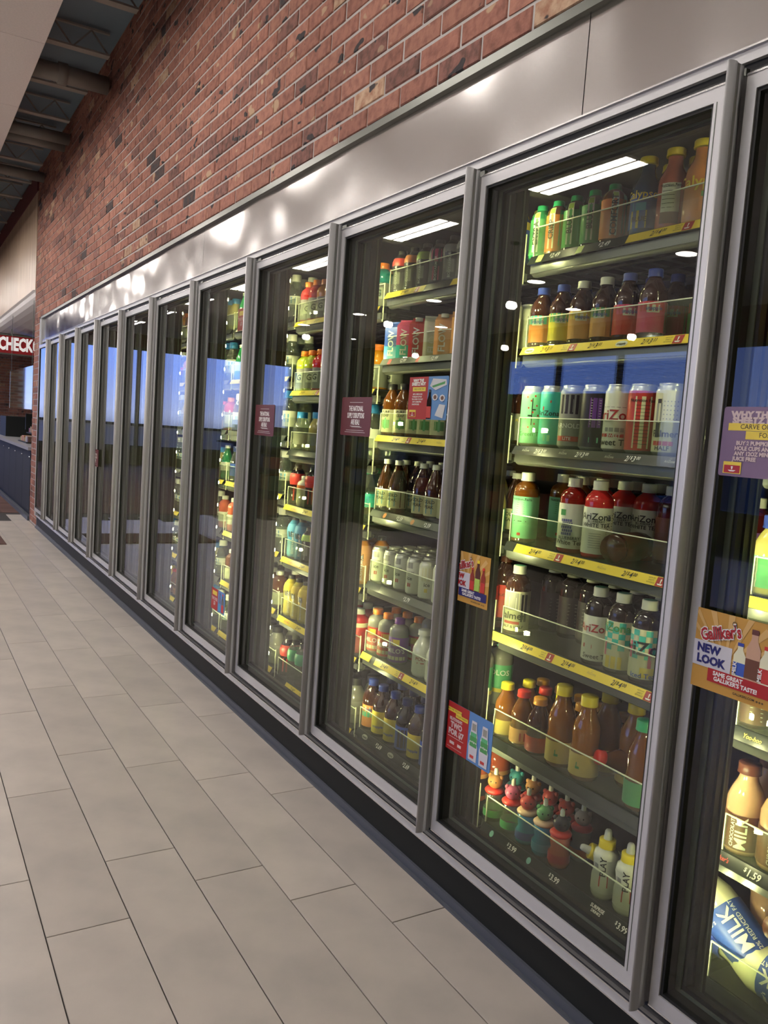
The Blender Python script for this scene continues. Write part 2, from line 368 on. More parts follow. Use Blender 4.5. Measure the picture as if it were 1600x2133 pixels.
# ------------------------------------------------------------------ setting: far and opposite walls with windows
WALL = M('store_wall', (.07, .05, .042), .8); FRAME = M('window_frame', (.05, .05, .055), .4)
def windowed(name, axis, c, a0, a1, n, z0, z1, top, dirn):
    b = MB(); t = .15
    def bx(lo, hi, zz0, zz1, m, th=t, o=0):
        if axis == 'x': b.box((c+o, lo, zz0), (c+o+th, hi, zz1), m)
        else: b.box((lo, c+o, zz0), (hi, c+o+th, zz1), m)
    bx(a0, a1, 0, z0, WALL); bx(a0, a1, z1, top, MAROON)
    o = b.obj(name); tag(o, kind='structure')
    wd = (a1-a0)/n
    for i in range(n):
        lo, hi = a0+i*wd, a0+(i+1)*wd; b2 = MB(); b = b2
        for (p, q_) in ((lo, lo+.05), (hi-.05, hi)):
            if axis == 'x': b.box((c+.03, p, z0), (c+.12, q_, z1), FRAME)
            else: b.box((p, c+.03, z0), (q_, c+.12, z1), FRAME)
        for (p, q_) in ((z0, z0+.05), (z1-.05, z1), (1.02, 1.06)):
            if axis == 'x': b.box((c+.03, lo, p), (c+.12, hi, q_), FRAME)
            else: b.box((lo, c+.03, p), (hi, c+.12, q_), FRAME)
        g = MB()
        if axis == 'x': g.quad([(c+.07, lo+.05, z0+.05), (c+.07, hi-.05, z0+.05), (c+.07, hi-.05, z1-.05), (c+.07, lo+.05, z1-.05)], WGLASS)
        else: g.quad([(lo+.05, c+.07, z0+.05), (hi-.05, c+.07, z0+.05), (hi-.05, c+.07, z1-.05), (lo+.05, c+.07, z1-.05)], WGLASS)
        windowed.n += 1
        f = b2.obj('window_%d' % windowed.n); tag(f, kind='structure'); g.obj('pane', f)
windowed.n = 0
windowed('wall_left', 'x', -9.15, 2.5, 12.9, 7, .45, 2.9, 3.5, 1)
windowed('wall_far', 'y', 22, -8.5, -1.3, 5, .45, 3.05, 3.5, 1)
tag(MB().box((-9.15, -3, 0), (-9, 2.5, 3.5), WALL).box((-9.15, 12.9, 0), (-9, 22.15, 3.5), WALL).obj('wall_left_end'), kind='structure')
BRW = M('brick_texture', (.2, .07, .05), .85, var=.2)
wf = MB().box((-9, 22, 0), (-8.5, 22.15, 3.5), WALL).box((-1.3, 22, 0), (4.5, 22.15, 4), MORT).obj('wall_far_end'); tag(wf, kind='structure')
fb = MB()
for r in range(40):
    for i in range(28):
        x = -1.3+i*.2032+(.1 if r % 2 else 0); z = .02+r*.0677
        if x < 4.3: fb.box((x+.004, 21.985, z), (x+.199, 22.0, z+.059), BR[pickbrick(RB)])
tag(fb.obj('brick_field', wf), kind='stuff')
tag(MB().box((-9.15, -3.15, 0), (4.5, -3, 4), WALL).obj('wall_near'), kind='structure')
tag(MB().box((4.5, -3.15, 0), (4.65, 22.15, 4), WALL).obj('wall_back'), kind='structure')
# outside ground, seen only in reflections
tag(MB().box((-60, -40, -.3), (-9.3, 80, -.12), M('asphalt', (.03, .03, .032), .9)).box((-9.3, 22.3, -.3), (40, 80, -.12), MATS['asphalt']).obj('ground_outside'), kind='structure')
tag(MB().box((-8.6, 24.0, -.12), (-1.2, 24.2, 1.02), M('outside_white', (.8, .8, .8), .8)).box((-8.6, 23.97, 1.02), (-1.2, 24.23, 1.07), WALL).obj('added_reflection_wall'), kind='structure')  # invented wall, added to give the far-door reflections a bright white band
# low display units across the aisle, seen in the glass
GOND = M('gondola', (.03, .028, .027), .5); GP = [M('pack_%d' % i, c, .5) for i, c in enumerate(((.25, .06, .04), (.3, .2, .05), (.06, .09, .2), (.2, .2, .18), (.08, .16, .07)))]
for i, (x, y) in enumerate(((-4.6, 6.5), (-4.6, 10.5), (-4.6, 14.5))):
    t = empty('display_unit', (x, y, 0), ('nearest', 'middle', 'farthest')[i]+' low dark snack display unit across the aisle', 'display unit')
    MB().box((-.35, -1.4, 0), (.35, 1.4, .12), GOND).box((-.03, -1.4, .12), (.03, 1.4, 1.25), GOND).obj('base', t)
    if i == 0: MB().box((-.03, -1.4, 1.25), (.03, 1.4, 1.8), GOND).obj('top_panel', t)
    for z in (.12, .5, .88): MB().box((-.35, -1.4, z), (.35, 1.4, z+.03), GOND).obj('shelf', t)
    pk = MB(); R = random.Random(i)
    for z in (.15, .53, .91):
        for s in (-1, 1):
            yy = -1.35
            while yy < 1.3:
                w_ = .09+.08*R.random(); pk.box((s*.2-.1, yy, z), (s*.2+.1, yy+w_-.008, z+.18+.1*R.random()), R.choice(GP)); yy += w_
    tag(pk.obj('packs', t), kind='stuff')
# ------------------------------------------------------------------ the walk-in cooler: frame, mullions, panels
STEEL = bpy.data.materials.new('brushed_steel'); STEEL.use_nodes = True; n = STEEL.node_tree; b = n.nodes['Principled BSDF']
b.inputs['Base Color'].default_value = (.70, .69, .685, 1); b.inputs['Metallic'].default_value = 1; b.inputs['Roughness'].default_value = .16
t = n.nodes.new('ShaderNodeTexCoord'); mp = n.nodes.new('ShaderNodeMapping'); mp.inputs['Scale'].default_value = (1, .75, .35)
z = n.nodes.new('ShaderNodeTexNoise'); z.inputs['Scale'].default_value = 1.7; z.inputs['Detail'].default_value = 1.5
mp2 = n.nodes.new('ShaderNodeMapping'); mp2.inputs['Scale'].default_value = (300, 6, 300)
z2 = n.nodes.new('ShaderNodeTexNoise'); z2.inputs['Scale'].default_value = 1
bp = n.nodes.new('ShaderNodeBump'); bp.inputs['Strength'].default_value = 1; bp.inputs['Distance'].default_value = .06
bp2 = n.nodes.new('ShaderNodeBump'); bp2.inputs['Strength'].default_value = .05; bp2.inputs['Distance'].default_value = .001
for A_, B_ in ((t.outputs['Object'], mp.inputs[0]), (mp.outputs[0], z.inputs['Vector']), (t.outputs['Object'], mp2.inputs[0]), (mp2.outputs[0], z2.inputs['Vector']),
               (z.outputs['Fac'], bp.inputs['Height']), (z2.outputs['Fac'], bp2.inputs['Height']), (bp.outputs[0], bp2.inputs['Normal']), (bp2.outputs[0], b.inputs['Normal'])): n.links.new(A_, B_)
LEDM = M('led', (1, .96, .47), .5, emit=LED); LEDH = M('led_housing', (.6, .6, .45), .5)
YS = yk(KMIN)-.03
cool = empty('walk_in_cooler', (0, 0, 0), 'long silver-framed walk-in drinks cooler set in the brick wall', 'cooler')
def part(mb, name, **k):
    o = mb.obj(name, cool); return tag(o, **k)
part(MB().box((0, YS, 1.967), (.03, YEND, 1.992), ALU).box((-.006, YS, 1.9885), (0, YEND, 1.992), ALU2), 'header_rail')  # bright strip on top stands in for the rail's edge highlight
part(MB().box((-.012, YS, .127), (.004, YEND, .151), ALU).box((-.014, YS, .148), (-.009, YEND, .1525), ALU2).box((-.013, YS, .1255), (-.009, YEND, .1285), ALU2), 'bottom_rail')
part(MB().quad([(.004, YS, .150), (.03, YS, .160), (.03, YEND, .160), (.004, YEND, .150)][::-1], ALU2).box((.012, YS, .16), (.03, YEND, .20), GASK), 'sill')
part(MB().box((.010, YS, 1.90), (.03, YEND, 1.967), GASK), 'header_gasket')
part(MB().box((.004, YS, .02), (.02, YEND+.06, .127), KICK), 'kick_plate')
part(MB().prism([(-.014, YS), (.004, YS), (.004, YEND+.06), (-.014, YEND+.06)], 0, .006, STRIPB).box((-.004, YS, .006), (.004, YEND+.06, .03), STRIPB), 'cove_base', label='blue-grey cove strip along the floor')
for a, b_ in ((-1.25, 1.436), (1.439, 4.10), (4.103, 6.78), (6.783, YEND+.02)):
    part(MB().box((.006, a, 1.992), (.02, b_, 2.215), STEEL), 'steel_panel')
part(MB().box((-.012, -1.25, 2.2155), (.02, YEND+.06, 2.2205), SHLIP).box((-.012, -1.25, 2.2205), (-.009, YEND+.06, 2.238), SHLIP), 'angle_trim')
part(MB().box((-.012, YEND, .13), (.03, YEND+.035, 2.215), ALU).box((-.02, YEND+.035, .13), (.03, YEND+.065, 2.215), ALU), 'end_trim')
for k in range(KMIN, KMAX+2):
    y = yk(k)-.012
    part(MB().box((.03, y-.03, .1), (.115, y+.03, 1.99), MULL).box((.045, y-.034, .1), (.052, y-.03, 1.99), SPACER).box((.07, y-.036, .1), (.082, y-.03, 1.99), MULL).box((.095, y-.034, .1), (.1, y-.03, 1.99), SPACER), 'mullion')
    b = MB()
    for s in (-1, 1):
        b.quad([(.1155, y+s*.028, .2), (.1155, y+s*.028, 1.9), (.122, y+s*.016, 1.9), (.122, y+s*.016, .2)][::s], LEDH)
        for i in range(15):
            z = .26+i*.115; b.quad([(.1157, y+s*.0285, z), (.1157, y+s*.0285, z+.012), (.1223, y+s*.0165, z+.012), (.1223, y+s*.0165, z)][::s], LEDM)
    part(b, 'led_strip', label='LED light strip with small yellow-white lamps')
# cooler box
wb = MB().box((.95, YS, 0), (1.0, YEND+.1, 2.05), DARK).box((.115, YS, .06), (.95, YEND+.1, .10), DARK).box((.02, YS, 2.0), (.95, YEND+.1, 2.05), ICEIL)
wb.box((.02, YS-.03, 0), (1.0, YS, 2.05), DARK).box((.03, YEND+.04, 0), (1.0, YEND+.1, 2.05), DARK)
part(wb, 'cooler_lining')
b = MB()
for k in range(KMIN, KMAX+2): b.box((.13, yk(k)-.04, 1.93), (.95, yk(k)+.02, 2.0), DARK)
part(b, 'roof_beams', kind='stuff')
# ------------------------------------------------------------------ doors
def ring(b, x0, x1, ya, yb, za, zb, w_, m):
    wy0, wy1, wz0, wz1 = w_
    b.box((x0, ya, za), (x1, ya+wy0, zb), m).box((x0, yb-wy1, za), (x1, yb, zb), m)
    b.box((x0, ya+wy0, za), (x1, yb-wy1, za+wz0), m).box((x0, ya+wy0, zb-wz1), (x1, yb-wy1, zb), m)
fr = MB()      # local y from the handle side, base at z=0
ring(fr, -.030, .008, -.016, .738, .192, 1.930, (.058, .021, .033, .030), ALU)
fr.box((-.0315, -.016, 1.9265), (-.028, .738, 1.930), ALU2).box((-.0315, -.016, .192), (-.028, .738, .195), ALU2).box((-.0308, .034, .225), (-.0299, .0355, 1.9), SPACER)
gk = MB(); ring(gk, -.026, .008, .042, .717, .225, 1.900, (.006, .006, .006, .006), GASK)
sp = MB(); ring(sp, .0085, .012, .030, .729, .213, 1.914, (.030, .030, .024, .024), SPACER)
gk2 = MB(); ring(gk2, .0122, .028, .034, .725, .22, 1.91, (.034, .034, .026, .026), GASK)
gl = MB().box((-.020, .046, .229), (.004, .713, 1.898), GLASS)
hp = [(-.030, -.016), (-.040, -.0165), (-.048, -.0165), (-.056, -.0205), (-.064, -.0205), (-.071, -.0180), (-.0735, -.0165), (-.0735, -.0140), (-.070, -.0140), (-.062, -.0175), (-.052, -.0185), (-.042, -.0165), (-.034, -.010), (-.030, -.004)]
hd = MB().prism(hp, .187, 1.945, ALU, False); hd.sm = [len(f) == 4 for f in hd.f]
lt = MB().box((-.004, .0, 1.930), (.006, .03, 1.955), SHLIP)
meshes = [(n_, m_.mesh(n_)) for n_, m_ in (('frame', fr), ('gasket', gk), ('spacer', sp), ('inner_seal', gk2), ('glass', gl), ('handle', hd), ('hinge_pin', lt))]
NTH = ['', 'first', 'second', 'third', 'fourth', 'fifth', 'sixth', 'seventh', 'eighth', 'ninth', 'tenth', 'eleventh', 'twelfth']
DOORS = {}
for k in range(-1, KMAX+1):
    lab = 'glass cooler door in silver frame, partly cut off at right edge' if k == -1 else '%s whole glass cooler door from the right, silver frame and fin handle' % NTH[k+1]
    d = empty('cooler_door', (0, yk(k), 0), lab, 'door', 'glass doors of the cooler'); DOORS[k] = d
    for n_, me in meshes: link(n_, me, d)
# ------------------------------------------------------------------ shelves
def price(b, fn, u, v, h, s, m, sh=.25):
    """s like '2/$4.00' : big 2/, small raised $, big 4, small raised 00"""
    if '/' in s:
        ttext(b, s[:2], fn, u-h*1.45, v, h, m, .01, sh, .9); ttext(b, '$', fn, u-h*.5, v+h*.2, h*.6, m, .01, sh)
        ttext(b, s[3], fn, u+h*.15, v, h, m, .01, sh); ttext(b, s[5:], fn, u+h*1.15, v+h*.22, h*.6, m, .01, sh)
    else:
        ttext(b, '$', fn, u-h*1.45, v+h*.25, h*.6, m, .02, .1); ttext(b, s[1:], fn, u+h*.1, v, h, m, .02, .1)
OR_ = M('logo_orange', (.6, .25, .08), .4); GRN = M('tag_green', (.45, .62, .12), .4); LGREY = M('logo_grey', (.35, .36, .3), .4); TEAL = M('logo_teal', (.2, .45, .4), .4)
Y4 = [('Y', 0, .72), ('l', .07), ('p', .13, '2/$4.00'), ('t', .22), ('p', .29, '2/$4.00'), ('l', .37), ('p', .46, '2/$4.00'), ('t', .55), ('p', .63, '2/$4.00')]
STR = {
 (0, 0): [('g', .045), ('P', .105, '$2.49'), ('g', .195), ('P', .28, '$2.49'), ('Y', .35, .72), ('p', .445, '2/$4.00'), ('t', .525), ('p', .62, '2/$4.00')],
 (0, 1): [('Y', 0, .72), ('s', .035), ('p', .105, '2/$3.33'), ('t', .2), ('p', .28, '2/$3.33'), ('s', .365), ('p', .45, '2/$3.33'), ('t', .53), ('s', .6), ('p', .67, '2/$3.33')],
 (0, 2): [('a', .055), ('P', .115, '2/$3.00'), ('a', .2), ('P', .27, '2/$3.00'), ('a', .36), ('P', .435, '2/$3.00'), ('a', .54), ('P', .62, '2/$3.00')],
 (0, 3): [('Y', .045, .72)]+Y4[1:], (0, 4): [('Y', -.05, .72)]+Y4[1:], (0, 5): [],
 (0, 6): [('c', .05), ('P', .14, '$3.99'), ('c', .21), ('P', .31, '$3.99'), ('S', .46), ('P', .54, '$3.99')],
 (1, 0): [('Y', .0, .25), ('w', .05), ('p', .13, '2/$4.00'), ('t', .205), ('Y', .4, .72), ('p', .5, '2/$4.00')],
 (1, 1): [('G', 0, .72), ('r', .06), ('P', .15, '$2.99'), ('r', .24), ('P', .34, '$2.99'), ('r', .47), ('P', .58, '$2.99')],
 (1, 2): [('Y', 0, .72), ('l', .05), ('p', .14, '2/$4.00'), ('t', .22), ('p', .30, '2/$4.00'), ('l', .4), ('p', .52, '2/$4.00'), ('p', .65, '2/$4.00')],
 (1, 3): [('G', 0, .72), ('o', .1), ('P', .2, '$2.59'), ('o', .28), ('P', .37, '$2.59'), ('o', .46), ('P', .56, '$2.59')],
 (1, 4): [('G', .1, .5), ('P', .28, '$2.79'), ('o', .48), ('P', .6, '$2.79')],
 (1, 5): [('Y', .0, .07), ('Y', .1, .46), ('p', .17, '2/$4.00'), ('t', .28), ('p', .36, '2/$4.00'), ('Y', .49, .72), ('p', .6, '2/$4.00')],
 (1, 6): [('k', .07), ('P', .17, '$2.69'), ('k', .25), ('P', .35, '$2.69'), ('k', .45), ('P', .55, '$2.69')],
 (2, 0): [('Y', 0, .72), ('p', .1, '2/$5.00'), ('p', .22, '2/$5.00'), ('t', .35), ('p', .5, '2/$5.00')], (2, 1): [('Y', 0, .72), ('p', .12, '2/$5.00'), ('t', .26), ('p', .38, '2/$5.00'), ('p', .6, '2/$5.00')],
 (2, 2): [('G', .1, .6)], (2, 3): [('Y', 0, .72), ('w', .1), ('p', .22, '2/$4.00'), ('t', .34), ('p', .5, '2/$4.00')], (2, 4): [('Y', 0, .72), ('w', .1), ('p', .22, '2/$4.00'), ('t', .34), ('p', .5, '2/$4.00')],
 (2, 5): [('Y', 0, .72), ('w', .1), ('p', .22, '2/$4.00'), ('t', .34), ('p', .5, '2/$4.00')], (2, 6): [('Y', .12, .72), ('p', .2, '2/$4.00'), ('t', .3), ('p', .4, '2/$4.00')],
 (-1, 5): [('q', .008), ('P', .085, '$1.59'), ('P', .36, '$1.59')], (-1, 4): [('y', .05), ('P', .2, '$1.99')], (-1, 2): [('Y', 0, .72), ('p', .2, '2/$4.00')], (-1, 6): [],
}
W_SEC = .722
tray = MB().box((.182, -W_SEC, .018), (.85, 0, .024), WIRE)
for i in range(13): tray.box((.20, -W_SEC+.012+i*.0575, .006), (.85, -W_SEC+.018+i*.0575, .018), WIRE)
for i in range(7): tray.box((.24+i*.1, -W_SEC, 0), (.246+i*.1, 0, .006), WIRE)
lipm = MB(); lipm.lathe([(.018, -W_SEC), (.018, 0)], SHLIP, 8, 90, 270, c=(.196, 0, -.012), axis='y'); lipm.v = [(.196-abs(x-.196), y, z) if 0 else (x, y, z) for x, y, z in lipm.v]
lipm.box((.176, -W_SEC, -.022), (.2, 0, .0), SHLIP)
fm = MB().box((.1805, -W_SEC, .024), (.1830, -.004, .100), ACRYL)
fe = MB().box((.1800, -W_SEC, .100), (.1835, -.004, .1022), EDGE).box((.1800, -.004, .024), (.1835, -.0015, .1022), EDGE)
sg = MB().quad([(.186, -W_SEC+.002, -.03), (.34, -W_SEC+.002, -.03), (.34, -W_SEC+.002, .105), (.186, -W_SEC+.002, .105)], ACRYL).box((.1845, -W_SEC-.001, -.03), (.188, -W_SEC+.004, .105), EDGE)
SHM = [(n_, m_.mesh(n_)) for n_, m_ in (('tray', tray), ('front_lip', lipm.mesh and lipm), ('fence', fm), ('fence_edge_highlight', fe), ('side_guard', sg))]
def shelf(k, s, z):
    yf = yk(k)+.765
    t = empty('shelf', (0, yf, z), 'shelf %s from top behind the %s' % (NTH[s+1], 'door cut off at right' if k == -1 else NTH[k+1]+' whole door from right'), 'shelf', 'gravity shelves in the cooler')
    for n_, me in SHM: link(n_, me, t)
    u0 = -.045 if (k, s) == (0, 4) else -.034 if (k, s) == (-1, 5) else 0
    xb, xt = .163, .176       # strip bottom/top x
    fn0 = lambda u, v, o=0.: (xb+(xt-xb)*v/.0235-.0012-o, -u, v)
    st = MB().prism([(0, 0), (.004, 0), (.004, 1), (0, 1)], 0, 1, BLK)
    st.v = [(xb+(xt-xb)*q_[2]+q_[0], (-W_SEC if q_[1] > .5 else -u0), q_[2]*.0235) for q_ in st.v]; st.f = [f[::-1] for f in st.f]
    so = st.obj('price_rail', t)
    spec = STR.get((k, s))
    if spec is None and k != 0:
        R = random.Random(k*31+s); spec = [('Y', 0, .72)] if R.random() < .55 else [('W', .05, .3)] if R.random() < .5 else [('G', 0, .72)]
        if k < 5 and spec[0][0] == 'Y': spec = spec+[('p', .15, '2/$4.00'), ('t', .25), ('p', .36, '2/$4.00'), ('p', .55, '2/$4.00')]
    def rect(b, ua, ub, va, vb, m, o=.0): b.quad([fn0(ua, va, o), fn0(ub, va, o), fn0(ub, vb, o), fn0(ua, vb, o)], m)
    f1 = lambda u, v: fn0(u, v, .0012)
    for i_ in spec or []:
        c, u = i_[0], i_[1]; tg = MB(); pr = tg
        if c in 'YGW': rect(tg, u, min(i_[2], W_SEC), .0012, .0225, {'Y': YEL, 'G': GRYS, 'W': PLAIN_WHITE}[c])
        elif c == 'p': price(pr, f1, u, .0115, .0125, i_[2], INK)
        elif c == 'P': price(pr, f1, u, .0115, .0125, i_[2], WHT, .2)
        elif c == 't':
            rect(pr, u-.013, u+.013, .002, .0215, TAGR, .0008)
            f2 = lambda a, b_: fn0(a, b_, .0018)
            pr.quad([f2(u-.008, .008), f2(u-.005, .005), f2(u+.005, .005), f2(u+.008, .008)], WHT); pr.quad([f2(u-.001, .009), f2(u+.001, .009), f2(u+.002, .018), f2(u-.002, .018)], WHT)
            for q_ in (0, 1, 2): ttext(pr, ('WITH MY', 'SHEETZ', 'REWARDZ')[q_], f1, u-.027, .017-.005*q_, .0033, INK, .0)
        elif c == 'r': rect(pr, u-.009, u+.009, .003, .02, M('tag_bright_red', (.55, .05, .05), .4), .0008)
        elif c == 'g': rect(pr, u-.011, u+.011, .002, .0215, GRN, .0008)
        elif c == 'o': pr.quad([fn0(u+.011*math.cos(a*PI/3+.5), .0115+.0095*math.sin(a*PI/3+.5), .0008) for a in range(6)], OR_)
        elif c == 'c': pr.quad([fn0(u+.008*math.cos(a*PI/6), .0115+.008*math.sin(a*PI/6), .0008) for a in range(12)], TEAL); 
        elif c in 'sk':
            m = LGREY if c == 'k' else M('logo_pale', (.6, .65, .5), .4)
            pr.quad([fn0(u+.019*math.cos(a*PI/8), .0115+.0075*math.sin(a*PI/8), .0008) for a in range(16)], m); ttext(pr, 'snapple', lambda a, b_: fn0(a, b_, .0016), u, .0115, .0062, INK, .02, .2)
        elif c in 'la': ttext(pr, 'AriZona', f1, u, .0125, .006, M('logo_gold', (.45, .36, .1), .4) if c == 'l' else LGREY, .01); ttext(pr, '~~~', f1, u, .019, .003, LGREY)
        elif c == 'w': ttext(pr, 'BODYARMOR', f1, u, .0115, .0065, M('logo_red_orange', (.7, .15, .03), .4), .02, .2)
        elif c == 'S': ttext(pr, 'SURPRISE', f1, u, .0155, .0075, WHT, .02, .1); ttext(pr, 'DRINKS', f1, u, .0065, .006, WHT, .02, .1)
        elif c == 'q': ttext(pr, "Galliker's", f1, u, .0125, .008, M('logo_red', (.65, .10, .07), .4), .02, .1)
        elif c == 'y': ttext(pr, 'Yoo-hoo', f1, u, .0125, .008, M('logo_yellow', (.7, .5, .1), .4), .02, .1)
        tg.obj({'Y': 'price_band', 'G': 'price_band', 'W': 'price_band', 'p': 'price_lettering', 'P': 'price_lettering', 't': 'reward_tag', 'r': 'red_tag', 'g': 'green_tag', 'c': 'round_tag', 'o': 'hexagon_tag', 'S': 'lettering'}.get(c, 'logo'), so)
    return t
for k in range(-1, KMAX+1):
    for s, z in enumerate(ZS.get(k, ZD)): shelf(k, s, z)
#PRODUCTS#
# ------------------------------------------------------------------ products
PROF = {
 'slim': ([(0, 0), (.95, 0), (1, .02), (1, .74), (.9, .82), (.5, .9), (.4, .94)], .50, .90),
 'snap': ([(0, 0), (.92, 0), (1, .03), (.97, .08), (.97, .52), (1, .57), (.98, .64), (.85, .72), (.6, .81), (.42, .87), (.42, .92)], .50, .885),
 'ariz': ([(0, 0), (.93, 0), (1, .03), (1, .70), (.97, .76), (.85, .81), (.6, .85), (.46, .87), (.46, .9)], .52, .882),
 'gator': ([(0, 0), (.95, 0), (1, .04), (1, .3), (.93, .38), (.93, .5), (1, .6), (1, .68), (.92, .76), (.6, .84), (.48, .86), (.48, .9)], .55, .87),
 'armor': ([(0, 0), (.9, 0), (.95, .04), (.9, .3), (.92, .5), (1, .62), (.97, .72), (.8, .82), (.5, .9), (.42, .93)], .45, .90),
 'caraf': ([(0, 0), (.95, 0), (1, .04), (1, .32), (.92, .42), (.97, .55), (.9, .65), (.6, .78), (.48, .84), (.48, .9)], .57, .88),
 'glass': ([(0, 0), (.95, 0), (1, .04), (1, .55), (.93, .64), (.6, .76), (.5, .82), (.5, .9)], .62, .91),
 'soda': ([(0, 0), (.8, 0), (1, .05), (1, .5), (.9, .6), (.6, .78), (.38, .88), (.38, .93)], .44, .91),
 'milk': ([(0, 0), (.95, 0), (1, .04), (1, .52), (.98, .6), (.8, .7), (.55, .8), (.48, .86), (.48, .9)], .60, .885),
 'sport': ([(0, 0), (.9, 0), (1, .05), (1, .3), (.85, .42), (1, .6), (.9, .68), (.5, .74), (.5, .76)], .66, .74),
 'kid': ([(0, 0), (.9, 0), (1, .05), (1, .22), (.8, .3), (.95, .42), (.9, .5), (.55, .56), (.55, .58)], 0, 0),
 'can': ([(0, 0), (.78, 0), (.84, .012), (1, .05), (1, .9), (.86, .965)], 0, 0),
 'wide': ([(0, 0), (.93, 0), (1, .03), (.96, .08), (1, .14), (.96, .2), (1, .26), (.96, .32), (1, .5), (.95, .62), (.7, .76), (.55, .82), (.55, .86)], .62, .84)}
def prof_r(pf, z):
    for (r0, z0), (r1, z1) in zip(pf, pf[1:]):
        if z0 <= z <= z1 and z1 > z0: return r0+(r1-r0)*(z-z0)/(z1-z0)
    return pf[-1][0]
C = lambda name, col, **k: M('drink_'+name, col, k.pop('rough', .1), coat=.5, **k)
PC = {n_: M('cap_'+n_, c, .35) for n_, c in dict(blue=(.03, .06, .35), white=(.75, .77, .66), yellow=(.85, .68, .03), orange=(.85, .22, .02), red=(.62, .03, .02), green=(.02, .35, .15), purple=(.2, .06, .35),
      black=(.02, .02, .02), brown=(.12, .035, .02), sky=(.03, .25, .6), amber=(.8, .35, .03), mint=(.15, .5, .36), darkblue=(.015, .025, .16)).items()}
DB = dict(tea=C('tea', (.045, .014, .004)), dark=C('dark', (.012, .005, .003)), amber=C('amber', (.13, .042, .004)), juice=C('juice', (.22, .075, .002)), red=C('red', (.26, .012, .008)), berry=C('berry', (.07, .005, .006)),
      blue=C('blue', (.012, .05, .14)), pink=C('pink', (.5, .13, .08)), peach=C('peach', (.68, .27, .10)), green=C('green', (.02, .22, .08)), teal=C('teal', (.02, .3, .28)), orange=C('orange', (.62, .24, .01)),
      lime=C('lime', (.45, .55, .03)), straw=C('straw', (.38, .33, .10)), black=C('black', (.012, .012, .014)), milk=C('milk', (.78, .78, .52)), choc=C('choc', (.56, .34, .2)), silver=M('can_silver', (.6, .62, .55), .3, .6),
      white=C('white', (.72, .74, .6)), clear=CLEARB, brisk=C('brisk', (.55, .12, .06)), grey=C('grey', (.25, .25, .22)), gold=C('gold', (.6, .48, .04)), navy=C('navy', (.02, .05, .22)), sky=C('sky', (.05, .28, .5)), redder=C('redder', (.6, .03, .03)))
def lm(n_, c): return M('label_'+n_, c, .42)
LB = dict(green=lm('green', (.1, .45, .2)), mint=lm('mint', (.22, .62, .38)), turq=lm('turq', (.05, .5, .42)), white=lm('white', (.74, .76, .62)), cream=lm('cream', (.7, .68, .45)), orange=lm('orange', (.7, .22, .04)), yellow=lm('yellow', (.78, .6, .06)),
      peach=lm('peach', (.72, .35, .12)), red=lm('red', (.55, .04, .03)), pink=lm('pink', (.65, .08, .2)), blue=lm('blue', (.04, .1, .45)), purple=lm('purple', (.2, .07, .35)), dark=lm('dark', (.03, .02, .03)), lime=lm('lime', (.4, .6, .1)),
      brown=lm('brown', (.14, .05, .02)), grey=lm('grey', (.3, .3, .27)), sky=lm('sky', (.08, .35, .6)), gold=lm('gold', (.68, .48, .1)), berry=lm('berry', (.12, .12, .32)), leaf=lm('leaf', (.06, .3, .08)), black=lm('black', (.015, .015, .015)))
TXT = dict(w=WHT, k=INK, r=TAGR, y=YEL, b=LB['blue'], g=LB['leaf'])
SKIN = [M('topper_%d' % i, c, .4) for i, c in enumerate(((.5, .22, .06), (.65, .12, .25), (.6, .05, .04), (.1, .35, .1), (.04, .35, .38), (.75, .5, .3), (.35, .3, .28), (.02, .02, .03)))]
PR = {}
def P(code, name, look, prof, R, H, body, cap=None, label=None, patches=(), texts=(), cat='bottle', top=None, extra=0):
    PR[code] = dict(name=name, look=look, prof=prof, R=R, H=H, body=body, cap=cap, label=label, patches=patches, texts=texts, cat=cat, top=top, extra=extra)
NUT = [(60, 120, .2, .6, 'white')]+[(64, 116, .22+.05*i, .228+.05*i, 'black') for i in range(8)]
# tea / juice on the nearest section
for i, (tx, bc) in enumerate((('EXTRA', 'green'), ('CRISP', 'orange'), ('BLUE', 'green'), ('COMFORT', 'orange'))):
    P('g%d' % i, 'water_bottle', 'slim %s bottle, white stripe label' % ('green', 'orange-green', 'dark-green', 'amber')[i], 'slim', .030, .142, ('green', 'amber', 'black', 'amber')[i], 'green',
      (.05, .72, 'leaf' if i % 2 == 0 else 'orange'), [(-16, 16, .1, .86, 'white'), (-13, 13, .74, .84, 'lime'), (40, 75, .15, .8, 'green')], [(tx, 0, .45, .10, 'k', 1)])
P('cb', 'juice_bottle', 'blue glass lemonade bottle, yellow cap', 'glass', .034, .183, 'blue', 'yellow', (.08, .52, 'blue'), [(-35, 30, .08, .3, 'yellow'), (-30, 25, .3, .4, 'sky')], [('Calypso', 0, .5, .10, 'y', 0), ('BLUE', 0, .19, .06, 'k', 0)])
P('cp', 'juice_bottle', 'pink lemonade glass bottle, yellow cap', 'glass', .034, .183, 'pink', 'yellow', None, [(-30, 40, .1, .55, 'white'), (-30, 40, .06, .2, 'brown')]+[(-26, 20, .25+.05*i, .256+.05*i, 'black') for i in range(6)], [('Nutrition Facts', 5, .52, .03, 'k', 0)])
P('co', 'juice_bottle', 'orange lemonade glass bottle, yellow cap', 'glass', .034, .183, 'peach', 'yellow', None, [(20, 55, .12, .3, 'orange'), (25, 45, .3, .36, 'leaf')], [('Calypso', 15, .47, .13, 'y', 0)])
